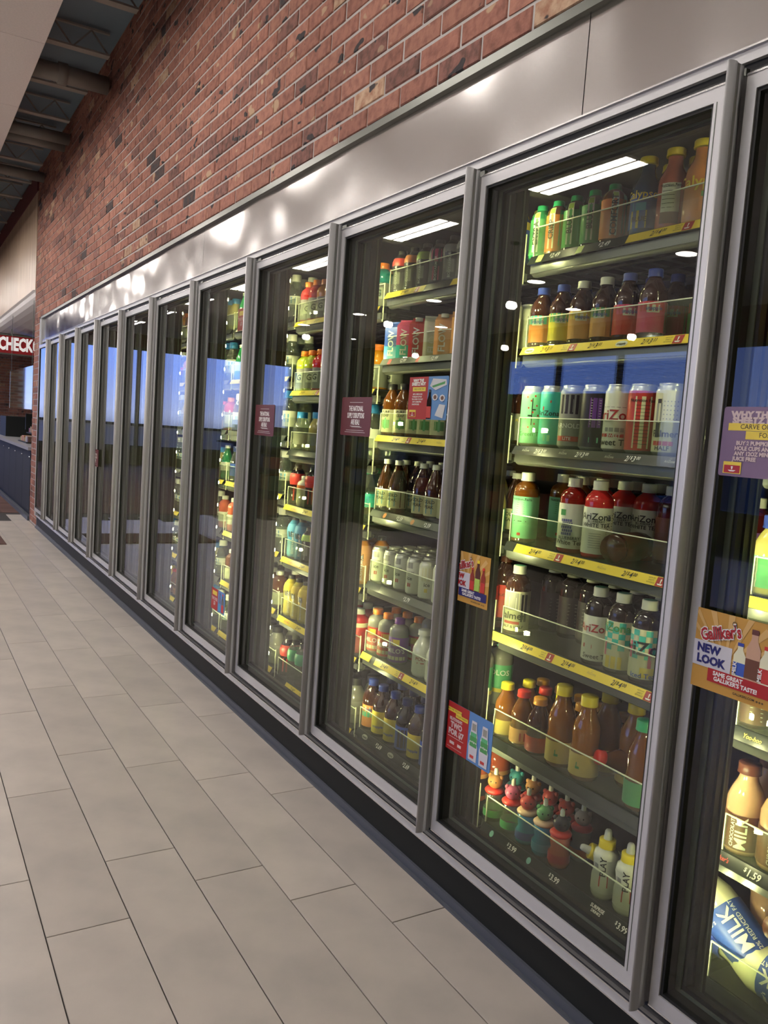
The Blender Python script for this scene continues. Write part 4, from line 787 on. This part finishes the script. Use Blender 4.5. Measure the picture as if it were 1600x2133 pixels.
for k in range(-1, 9):
    for s, z in enumerate(ZS.get(k, ZD)):
        zz = z+.0242
        sp_ = STOCK.get((k, s))
        if sp_ is None:
            R = random.Random(k*100+s)
            if k == 3: row = FARROWS[s][0].split()
            else:
                src = WARM[1 if R.random() < .62 else 0]; row = []
                while len(row) < 9: row += [R.choice(src)]*R.choice((1, 2, 2, 3))
            rows = [(row[:9], OFF)] if k > 3 else [(row, OFF), (row, OFF)]
        else:
            of = sp_[2] if len(sp_) > 2 else OFF; rows = [(sp_[0].split(), of), (sp_[1].split(), of)]
        grp = 'drinks on the %s behind the %s' % (SN[s], DN(k))
        for ri, (row, of) in enumerate(rows):
            cnt = sum(c != '..' for c in row[:9]); j = 0
            for c, o in zip(row, of):
                if c == '..': continue
                j += 1; d = PR[c]
                x = .1845+d['R']+(0 if ri == 0 else .078)+(.055 if ri == 1 and (k, s) in ((0, 3), (0, 4)) else 0)
                if (k, s) == (1, 4): x = .1845+d['R']+(.062*ri)
                lab = '%s, %s from left%s, %s, %s' % (d['look'], NTH[j], '' if ri == 0 else ' behind', SN[s], DN(k))
                if len(lab.split()) > 16: print('LONG', lab)
                place(c, x, yk(k)+o+random.uniform(-.003, .003), zz, lab, grp, 16 if k < 3 else 12)
        if (k, s) == (1, 4):      # further rows of the slim cans
            for r_ in (2, 3):
                for j, o in enumerate(OFF[:7]): place('sc', .213+.062*r_, yk(k)+o, zz, 'slim silver can, %s from left in %s row, fifth shelf, %s' % (NTH[j+1], NTH[r_+1], DN(k)), grp, 16)
        if (k, s) in ((0, 3), (0, 4), (0, 5), (0, 1), (1, 3)):
            for j, o in enumerate(OFF[:7]):
                c = {3: 'ar', 4: 'ak', 5: 'jo', 1: 's6'}[s] if k == 0 else 'gp'
                place(c, .40 if s in (3, 4) else .345, yk(k)+o, zz, '%s, %s in third row, %s, %s' % (PR[c]['look'], NTH[j+1], SN[s], DN(k)), grp, 16)
# front items that stand out of line, and the ones lying down
zs = ZS[0]
place('aw', .222, 1.575, zs[3]+.0242, 'red tea bottle with blueberry label, alone at front of fourth shelf', 'drinks on the fourth shelf behind the first door from right', rot=PI+.55)
place('aa', .224, 1.487, zs[3]+.0242, 'red tea bottle, white lettered label forward, front of fourth shelf', 'drinks on the fourth shelf behind the first door from right', rot=PI+.7)
place('ar', .192, 1.40, zs[3]+.0242+.036, 'dark red bottle lying down behind the fourth shelf fence', 'drinks on the fourth shelf behind the first door from right', lean=(0, PI/2, 0, .25))
place('jr', .345, 1.345, zs[5]+.0242+.045, 'juice bottle lying with its red cap forward on sixth shelf', 'drinks on the sixth shelf behind the first door from right', lean=(0, -PI/2+.2, 0, -.35))
place('sp', .34, 1.335, zs[6]+.0242+.03, 'white pouch bottle fallen over with yellow spout forward, lowest shelf', 'drinks on the bottom shelf behind the first door from right', lean=(0, -PI/2+.35, 0, -.6))
place('sp', .216, 1.345, zs[6]+.0242, 'white pouch bottle standing beside the fallen one, lowest shelf', 'drinks on the bottom shelf behind the first door from right', rot=PI+.5)
zb = .15+.0242
MJ = 'milk jumble behind the door cut off at right'
place('wm', .245, .93, zb+.045, 'large white milk bottle tipped over with blue label, bin at lower right', MJ, lean=(-1.0, 0, PI+.75, 0))
place('cm', .335, .93, zb+.03, 'chocolate milk bottle leaning back behind the white one, lower right bin', MJ, lean=(-.6, 0, PI+.7, 0))
place('cm', .33, .845, zb+.13, 'chocolate milk bottle lying with brown cap forward, lower right bin', MJ, lean=(0, -PI/2+.35, 0, -.15))
place('cm', .44, .90, zb, 'chocolate milk bottle standing at back of the lower right bin', MJ, rot=3.6)
place('wm', .235, .78, zb+.05, 'white milk bottle lying lowest at the front of the lower right bin', MJ, lean=(-PI/2, 0, PI+.4, 0))
# ------------------------------------------------------------------ signs stuck on the glass
def sign(name, ya, zt, wd, ht, x, base, label, items, group=None, round_=0, tilt=0):
    """ya = left (far) edge, zt = top edge"""
    t = empty(name, (x, ya, zt-ht), label, 'sign', group)
    t.rotation_euler = (tilt, 0, 0)
    pts = []; r = round_
    if r:
        for cx, cy, a in ((wd-r, r, -90), (wd-r, ht-r, 0), (r, ht-r, 90), (r, r, 180)):
            for i in range(4): q_ = math.radians(a+30*i); pts.append((cx+r*math.cos(q_), cy+r*math.sin(q_)))
    else: pts = [(0, 0), (wd, 0), (wd, ht), (0, ht)]
    b = MB(); n_ = len(pts); b.v = [(0, -u, v) for u, v in pts]+[(.0008, -u, v) for u, v in pts]
    b.face(list(range(n_)), base); b.face([n_+i for i in reversed(range(n_))], PLAIN_WHITE)
    for i in range(n_): b.face([i, n_+i, n_+(i+1) % n_, (i+1) % n_], base)
    b.obj('card', t); lay = 0; A_ = MB(); T_ = MB()
    for it in items:
        lay += 1; o = -.0003-.00006*lay; fn = lambda u, v, o=o: (o, -u, v)
        if it[0] == 'R': _, u0, v0, u1, v1, m = it; A_.quad([fn(u0*wd, v0*ht), fn(u1*wd, v0*ht), fn(u1*wd, v1*ht), fn(u0*wd, v1*ht)], m)
        elif it[0] == 'P': A_.quad([fn(u*wd, v*ht) for u, v in it[1]], it[2])
        elif it[0] == 'T':
            _, s, u, v, h, m = it[:6]; k_ = it[6] if len(it) > 6 else {}
            ttext(T_, s, fn, u*wd, v*ht, h*ht, m, k_.get('b', .03), k_.get('sh', 0), k_.get('sx', 1), k_.get('rot', 0))
    if A_.f: A_.obj('artwork', t)
    if T_.f: T_.obj('lettering', t)
    return t
WINE = M('sign_wine', (.10, .008, .014), .45); SRED = M('sign_red', (.40, .012, .012), .4); SBLUE = M('sign_blue', (.10, .25, .55), .4); SORG = M('sign_orange', (.55, .30, .05), .45); SRAY = M('sign_ray', (.66, .42, .14), .45)
SLAV = M('sign_lavender', (.20, .13, .22), .45); SPIN = M('sign_pinkish', (.62, .5, .48), .45); SNAVY = M('sign_navy', (.01, .012, .13), .4); SWH = M('sign_white', (.62, .62, .66), .45)
NAT = [('T', 'HERE IN THE PLACE OF OUR USUAL SIGN', .5, .88, .035, WHT, dict(b=0, sx=.6)), ('T', 'THE NATIONAL', .5, .70, .13, WHT, dict(b=.03, sx=.58)), ('T', 'SUPPLY DISRUPTIONS', .5, .52, .13, WHT, dict(b=.03, sx=.5)), ('T', 'ARE REAL!', .5, .35, .13, WHT, dict(b=.03, sx=.55)),
       ('R', .33, .245, .67, .255, WHT), ('R', .38, .225, .72, .233, WHT), ('T', "WE'RE WORKING HARD TO KEEP", .5, .15, .035, WHT, dict(b=0, sx=.6)), ('T', 'SHELVES AND COOLERS STOCKED', .5, .09, .035, WHT, dict(b=0, sx=.6))]
NAT = [i for i in NAT if not (i[0] == 'T' and i[4] < .05)]+[('R', .28, .86, .72, .868, WHT), ('R', .2, .14, .8, .148, WHT), ('R', .16, .09, .84, .098, WHT)]
sign('notice_sign', 2.449, 1.373, .20, .125, -.0215, WINE, 'maroon supply notice sign on the second door from right', NAT, round_=.006)
sign('notice_sign', 3.219, 1.345, .20, .125, -.0215, WINE, 'maroon supply notice sign on the third door from right', NAT, round_=.006)
sign('notice_sign', 6.42, 1.0, .20, .125, -.032, WINE, 'small distant maroon notice sign on the seventh door area', NAT, round_=.006)
def bott(u, v0, v1, r, bc, lc, cc):       # printed bottle picture
    return [('P', [(u-r, v0), (u+r, v0), (u+r, v0+(v1-v0)*.62), (u+r*.45, v0+(v1-v0)*.8), (u+r*.45, v0+(v1-v0)*.9), (u-r*.45, v0+(v1-v0)*.9), (u-r*.45, v0+(v1-v0)*.8), (u-r, v0+(v1-v0)*.62)], bc),
            ('R', u-r*1.02, v0+.02, u+r*1.02, v0+(v1-v0)*.42, lc), ('R', u-r*.5, v0+(v1-v0)*.9, u+r*.5, v1, cc)]
def gall(c1, c2, bts):
    it = []
    for i in range(9):
        a = math.radians(8+i*19); a2 = a+.11; c, q_ = .42, .35
        cl_ = lambda t_: (min(max(c+.75*math.cos(t_), 0), 1), min(max(q_+.75*math.sin(t_), 0), 1))
        it.append(('P', [(c, q_), cl_(a), cl_(a2)], SRAY))
    it += [('R', 0, .28, .5, .60, SWH)]+bts+[('R', .22, .12, 1 if c2 is SRED else .97, .285, c2), ('T', 'NEW', .2, .51, .10, c1, dict(b=.05)), ('T', 'LOOK', .24, .37, .10, c1, dict(b=.05)),
           ('T', 'SAME GREAT', .48, .235, .05, WHT, dict(b=.04)), ('T', "GALLIKER'S TASTE!", .58, .17, .05, WHT, dict(b=.04)), ('T', "Galliker's", .335, .745, .15, WHT, dict(b=.09, sx=.72, rot=.28)), ('T', "Galliker's", .335, .745, .15, SRED, dict(b=.03, sx=.72, rot=.28)),
           ('T', 'Q', .5, .90, .06, INK, dict(b=0)), ('T', 'GALLIKERS.COM', .70, .07, .028, INK, dict(b=.02)), ('T', 'o o o', .9, .07, .03, INK, dict(b=.05))]
    return it
milkc = [b_ for args in ((.60, .28, .70, .075, DB['milk'], LB['blue'], PC['blue']), (.76, .28, .90, .085, DB['choc'], LB['brown'], PC['brown']), (.92, .28, .74, .072, DB['milk'], LB['red'], PC['red'])) for b_ in bott(*args)]
teac = [b_ for args in ((.56, .28, .74, .055, DB['red'], LB['red'], PC['red']), (.70, .28, .90, .065, DB['berry'], LB['lime'], PC['yellow']), (.85, .28, .78, .055, DB['red'], LB['red'], PC['red'])) for b_ in bott(*args)]
sign('promotion_sign', 1.752, .970, .158, .132, -.0215, SORG, 'orange sunburst tea sign reading NEW LOOK in red', gall(SRED, SNAVY, teac), tilt=0)
sign('promotion_sign', .966, .986, .158, .145, -.034, SORG, 'orange sunburst milk sign reading NEW LOOK in navy', gall(SNAVY, SRED, milkc)+[('T', 'MILK', .555, .38, .05, WHT, dict(rot=PI/2)), ('T', 'MILK', .865, .38, .05, WHT, dict(rot=PI/2))], tilt=0)
REW = lambda u, v: [('R', u, v, u+.18, v+.17, YEL), ('R', u+.01, v+.01, u+.17, v+.12, SRED), ('P', [(u+.05, v+.05), (u+.07, v+.03), (u+.11, v+.03), (u+.13, v+.05)], WHT), ('P', [(u+.085, v+.06), (u+.095, v+.06), (u+.1, v+.105), (u+.08, v+.105)], WHT)]
sign('promotion_sign', .956, 1.351, .20, .122, -.034, SLAV, 'lavender juice offer sign with yellow banners at right edge', [
    ('T', 'WHY THE', .28, .885, .085, SPIN, dict(b=.07, sx=1.2)), ('T', 'SHEETZ NOT', .36, .80, .085, SPIN, dict(b=.07, sx=1.2)), ('R', .06, .66, .92, .765, YEL), ('R', .24, .54, .98, .655, YEL), ('T', 'CARVE OUT TIME', .42, .715, .07, INK, dict(b=0)), ('T', 'FOR FREE JUICE', .58, .60, .07, INK, dict(b=0)),
    ('T', 'BUY 2 PUMPKIN DONUT', .42, .48, .055, SPIN, dict(b=.05)), ('T', 'HOLE CUPS AND GET', .38, .405, .055, SPIN, dict(b=.05)), ('T', 'ANY 12OZ MINUTE MAID', .42, .33, .055, SPIN, dict(b=.05)), ('T', 'JUICE FREE', .25, .255, .055, SPIN, dict(b=.05))]+REW(.05, .04), round_=.005)
kidb = lambda u: [('P', [(u-.08, .05), (u+.08, .05), (u+.09, .35), (u+.07, .42), (u+.08, .55), (u+.06, .65), (u+.05, .85), (u-.05, .85), (u-.06, .65), (u-.08, .55), (u-.07, .42), (u-.09, .35)], SWH), ('R', u-.07, .33, u+.07, .54, LB['leaf']), ('R', u-.06, .54, u+.06, .62, LB['green']), ('R', u-.04, .66, u+.04, .8, LB['grey']),
                  ('T', 'good2grow', u, .43, .035, WHT, dict(b=.02)), ('R', u-.05, .10, u+.03, .16, LB['red'])]
sign('promotion_sign', 1.735, .566, .205, .13, -.0215, SBLUE, 'red and blue kids drink offer sign reading TWO FOR 7', [('R', 0, 0, .52, 1, SRED), ('R', .06, .80, .36, .88, YEL), ('R', .24, .72, .50, .80, YEL), ('T', 'WIN THE TITLE FOR', .21, .84, .04, INK, dict(b=0)), ('T', 'YOUR PARENT', .37, .76, .04, INK, dict(b=0)),
    ('T', 'RELATIONSHIPS', .25, .66, .06, SPIN, dict(b=.05, sx=.7)), ('T', 'TWO', .27, .54, .11, SPIN, dict(b=.06)), ('T', 'FOR $7', .27, .39, .11, SPIN, dict(b=.06)), ('R', .1, .285, .44, .295, SPIN), ('R', .15, .14, .25, .2, SPIN), ('R', .32, .14, .4, .2, SPIN), ('R', .1, .07, .42, .078, SPIN)]+kidb(.64)+kidb(.86), round_=.006)
foodp = [('P', [(.55, .78), (.62, .95), (.95, .92), (.97, .8), (.7, .68)], SWH), ('P', [(.6, .78), (.93, .88), (.92, .82), (.64, .74)], LB['leaf']), ('P', [(.7+.07*math.cos(a*PI/4), .52+.08*math.sin(a*PI/4)) for a in range(8)], SWH), ('P', [(.88+.07*math.cos(a*PI/4), .5+.08*math.sin(a*PI/4)) for a in range(8)], SWH),
         ('P', [(.7+.04*math.cos(a*PI/4), .52+.05*math.sin(a*PI/4)) for a in range(8)], LB['brown']), ('P', [(.88+.04*math.cos(a*PI/4), .5+.05*math.sin(a*PI/4)) for a in range(8)], LB['brown']), ('P', [(.72, .1), (.82, .36), (.97, .34), (.92, .04)], SWH)]+bott(.56, .02, .7, .055, DB['dark'], LB['red'], PC['black'])
sign('promotion_sign', 2.067, 1.432, .20, .122, -.0005, SBLUE, 'red and blue sandwich and tea offer sign, second door', [('R', 0, 0, .5, 1, SRED), ('T', 'WHY THE', .24, .91, .07, WHT, dict(b=.06)), ('T', 'SHEETZ NOT', .25, .83, .07, WHT, dict(b=.06)), ('R', .1, .66, .44, .76, YEL), ('T', 'NEED SOME TEA?', .27, .71, .04, INK, dict(b=.0)),
    ('T', 'GET A FREE 18 OZ.', .24, .59, .035, WHT, dict(b=.03)), ('T', 'PURELEAF LIPTON', .23, .53, .035, WHT, dict(b=.03)), ('T', 'TEA WHEN YOU BUY', .24, .47, .035, WHT, dict(b=.03)), ('T', 'ANY 2 SHMUFFIN', .23, .41, .035, WHT, dict(b=.03)), ('T', 'SANDWICHES', .2, .35, .035, WHT, dict(b=.03))]+REW(.04, .05)+foodp, round_=.005)
for (ya, zt, xx, lb) in ((3.665, 1.785, .045, 'red and blue offer sign high behind the fourth door from right'), (3.645, .495, -.0215, 'red and blue two-bottle offer sign low on the fourth door')):
    sign('promotion_sign', ya, zt, .18, .10, xx, SBLUE, lb, [('R', 0, 0, .5, 1, SRED), ('R', .08, .68, .42, .88, YEL), ('T', 'TWO FOR', .25, .5, .14, SPIN, dict(b=.05, sx=.8)), ('T', '$3', .25, .3, .16, SPIN, dict(b=.05))]+bott(.64, .05, .92, .08, DB['navy'], LB['sky'], PC['blue'])+bott(.85, .05, .92, .08, DB['dark'], LB['red'], PC['red']), round_=.004)
# ------------------------------------------------------------------ beyond the brick corner: bulkhead, counter, hanging sign
WOOD = bpy.data.materials.new('wood_panel'); WOOD.use_nodes = True; n = WOOD.node_tree; b = n.nodes['Principled BSDF']; b.inputs['Roughness'].default_value = .35
t = n.nodes.new('ShaderNodeTexCoord'); mp = n.nodes.new('ShaderNodeMapping'); mp.inputs['Scale'].default_value = (9, 9, .5); z = n.nodes.new('ShaderNodeTexNoise'); z.inputs['Scale'].default_value = 3; z.inputs['Detail'].default_value = 6
r = n.nodes.new('ShaderNodeValToRGB'); r.color_ramp.elements[0].position = .35; r.color_ramp.elements[0].color = (.34, .23, .15, 1); r.color_ramp.elements[1].position = .7; r.color_ramp.elements[1].color = (.58, .45, .33, 1)
for A_, B_ in ((t.outputs['Object'], mp.inputs[0]), (mp.outputs[0], z.inputs['Vector']), (z.outputs['Fac'], r.inputs[0]), (r.outputs[0], b.inputs['Base Color'])): n.links.new(A_, B_)
bk = empty('bulkhead', (0, 10, 2.5), 'wood-faced bulkhead with maroon top band beyond the brick corner', 'bulkhead')
for i in range(6): MB().box((.0, .0+i*1.6, .08), (.04, 1.597+i*1.6, 1.15), WOOD).obj('wood_panel', bk)
MB().box((-.01, .0, 1.15), (.05, 9.6, 1.36), MAROON).obj('maroon_band', bk)
arc = MB(); pts = [(-.02, .08)]+[(.5*(1-math.cos(a*PI/16)), .06-.22*math.sin(a*PI/16)) for a in range(9)]+[(.9, -.16), (.9, .08)]
o = len(arc.v); arc.v = [(x, 0, z_) for x, z_ in pts]+[(x, 9.6, z_) for x, z_ in pts]; n_ = len(pts)
for i in range(n_): arc.face([i, (i+1) % n_, n_+(i+1) % n_, n_+i], PLAIN_WHITE)
arc.face(list(reversed(range(n_))), PLAIN_WHITE); arc.obj('curved_soffit', bk)
CAB = M('cabinet_charcoal', (.03, .034, .042), .7, spec=.2); CTOP = M('worktop_grey', (.33, .33, .35), .3)
ct = empty('service_counter', (0, 9.98, 0), 'dark counter with grey worktop beyond the brick pier', 'counter')
MB().box((.03, .02, .0), (.65, 6, .1), KICK).box((.015, .02, .1), (.65, 6, .80), CAB).obj('carcass', ct)
for i in range(9):
    d_ = MB().box((0, .03+i*.66, .11), (.015, .68+i*.66, .79), CAB).obj('cabinet_door', ct)
    MB().lathe([(0, -.008), (.008, -.008), (.008, 0)], ALU2, 8, axis='x', c=(0, .10+i*.66, .72)).obj('knob', d_)
MB().box((-.03, .0, .80), (.70, 6.05, .835), CTOP).obj('worktop', ct)
MB().box((-.015, .02, .0), (.03, 6, .05), STRIPB).obj('cove_base', ct)
SGR = M('sign_board_red', (.33, .008, .012), .4)
sg_ = empty('hanging_sign', (0, 12.6, 2.0), 'red hanging sign with white raised letters reading CHECKOUT above the counter', 'sign')
MB().box((-.17, 0, 0), (.68, .05, .27), SGR).obj('board', sg_)
MB().box((-.18, -.01, .255), (.69, .06, .275), SHLIP).box((-.18, -.01, -.005), (.69, .06, .015), SHLIP).obj('frame', sg_)
tb_ = MB(); ttext(tb_, 'CHECKOUT', lambda u, v: (u, -.012, v), .245, .135, .165, M('sign_letter_white', (.8, .78, .76), .4, emit=.5), .045, 0, .56); tb_.obj('lettering', sg_)
for x in (.05, .65): MB().lathe([(.006, .275), (.006, .35)], SHLIP, 6, c=(x, .025, 0)).obj('hanger', sg_)
blu = MB()
for i in range(6): blu.box((-.05+i*.14, 0, 0), (.07+i*.14, .02, .10), M('menu_blue', (.05, .12, .4), .4, emit=.8))
mb_ = tag(blu.box((-.05, .02, -.01), (.8, .03, .11), KICK).obj('menu_strip', None, (0, 13.4, 2.24)), 'blue lit menu strip behind the checkout sign', 'menu')
scr = empty('acrylic_screen', (.02, 10.15, 1.26), 'clear hanging acrylic screen over the counter', 'screen')
MB().box((-.002, 0, 0), (.008, .01, .5), ALU2).box((-.002, 2.19, 0), (.008, 2.2, .5), ALU2).obj('edge_strip', scr)
MB().box((0, .01, 0), (.006, 2.19, .50), ACRYL).obj('pane', scr)
for y in (.1, 2.1): MB().lathe([(.003, .50), (.003, 1.25)], SHLIP, 6, c=(.003, y, 0)).obj('hanger', scr)
GL = [M('snack_%d' % i, c, .4) for i, c in enumerate(((.3, .05, .03), (.45, .2, .08), (.12, .06, .04), (.4, .3, .06), (.4, .38, .34)))]
rk = empty('snack_rack', (.10, 11.35, .836), 'black three-tier snack rack on the counter by the pier', 'rack')
for i in range(3): MB().box((-.02+i*.1, -.3, i*.11), (.15+i*.1, .5, i*.11+.012), KICK).obj('tier', rk)
R = random.Random(5)
for i in range(3):
    for j in range(6):
        p_ = MB().box((0, 0, 0), (.10, .10, .05+.03*R.random()), R.choice(GL)).obj('snack_pack', None, (.105+i*.1, 11.08+j*.125, .849+i*.11))
        tag(p_, 'small snack pack, %s from right on %s tier of the counter rack' % (NTH[j+1], ('bottom', 'middle', 'top')[i]), 'snack', 'snack packs on the counter rack')
mo = empty('register_screen', (.42, 12.6, .836), 'black register screen on a stand behind the snack rack', 'monitor')
MB().lathe([(0, 0), (.09, 0), (.09, .012), (.02, .02), (.018, .16), (0, .16)], KICK, 14).obj('stand', mo)
MB().box((-.16, -.02, .14), (.16, .02, .36), KICK).obj('screen', mo)
bw = empty('hot_food_case', (.35, 13.9, .836), 'dark round-top food case further along the counter', 'case')
MB().box((-.25, -.4, 0), (.2, .4, .3), KICK).obj('case_body', bw); MB().lathe([(.24, -.4), (.24, .4)], KICK, 12, 0, 180, c=(-.02, 0, .3), axis='y').obj('hood', bw)
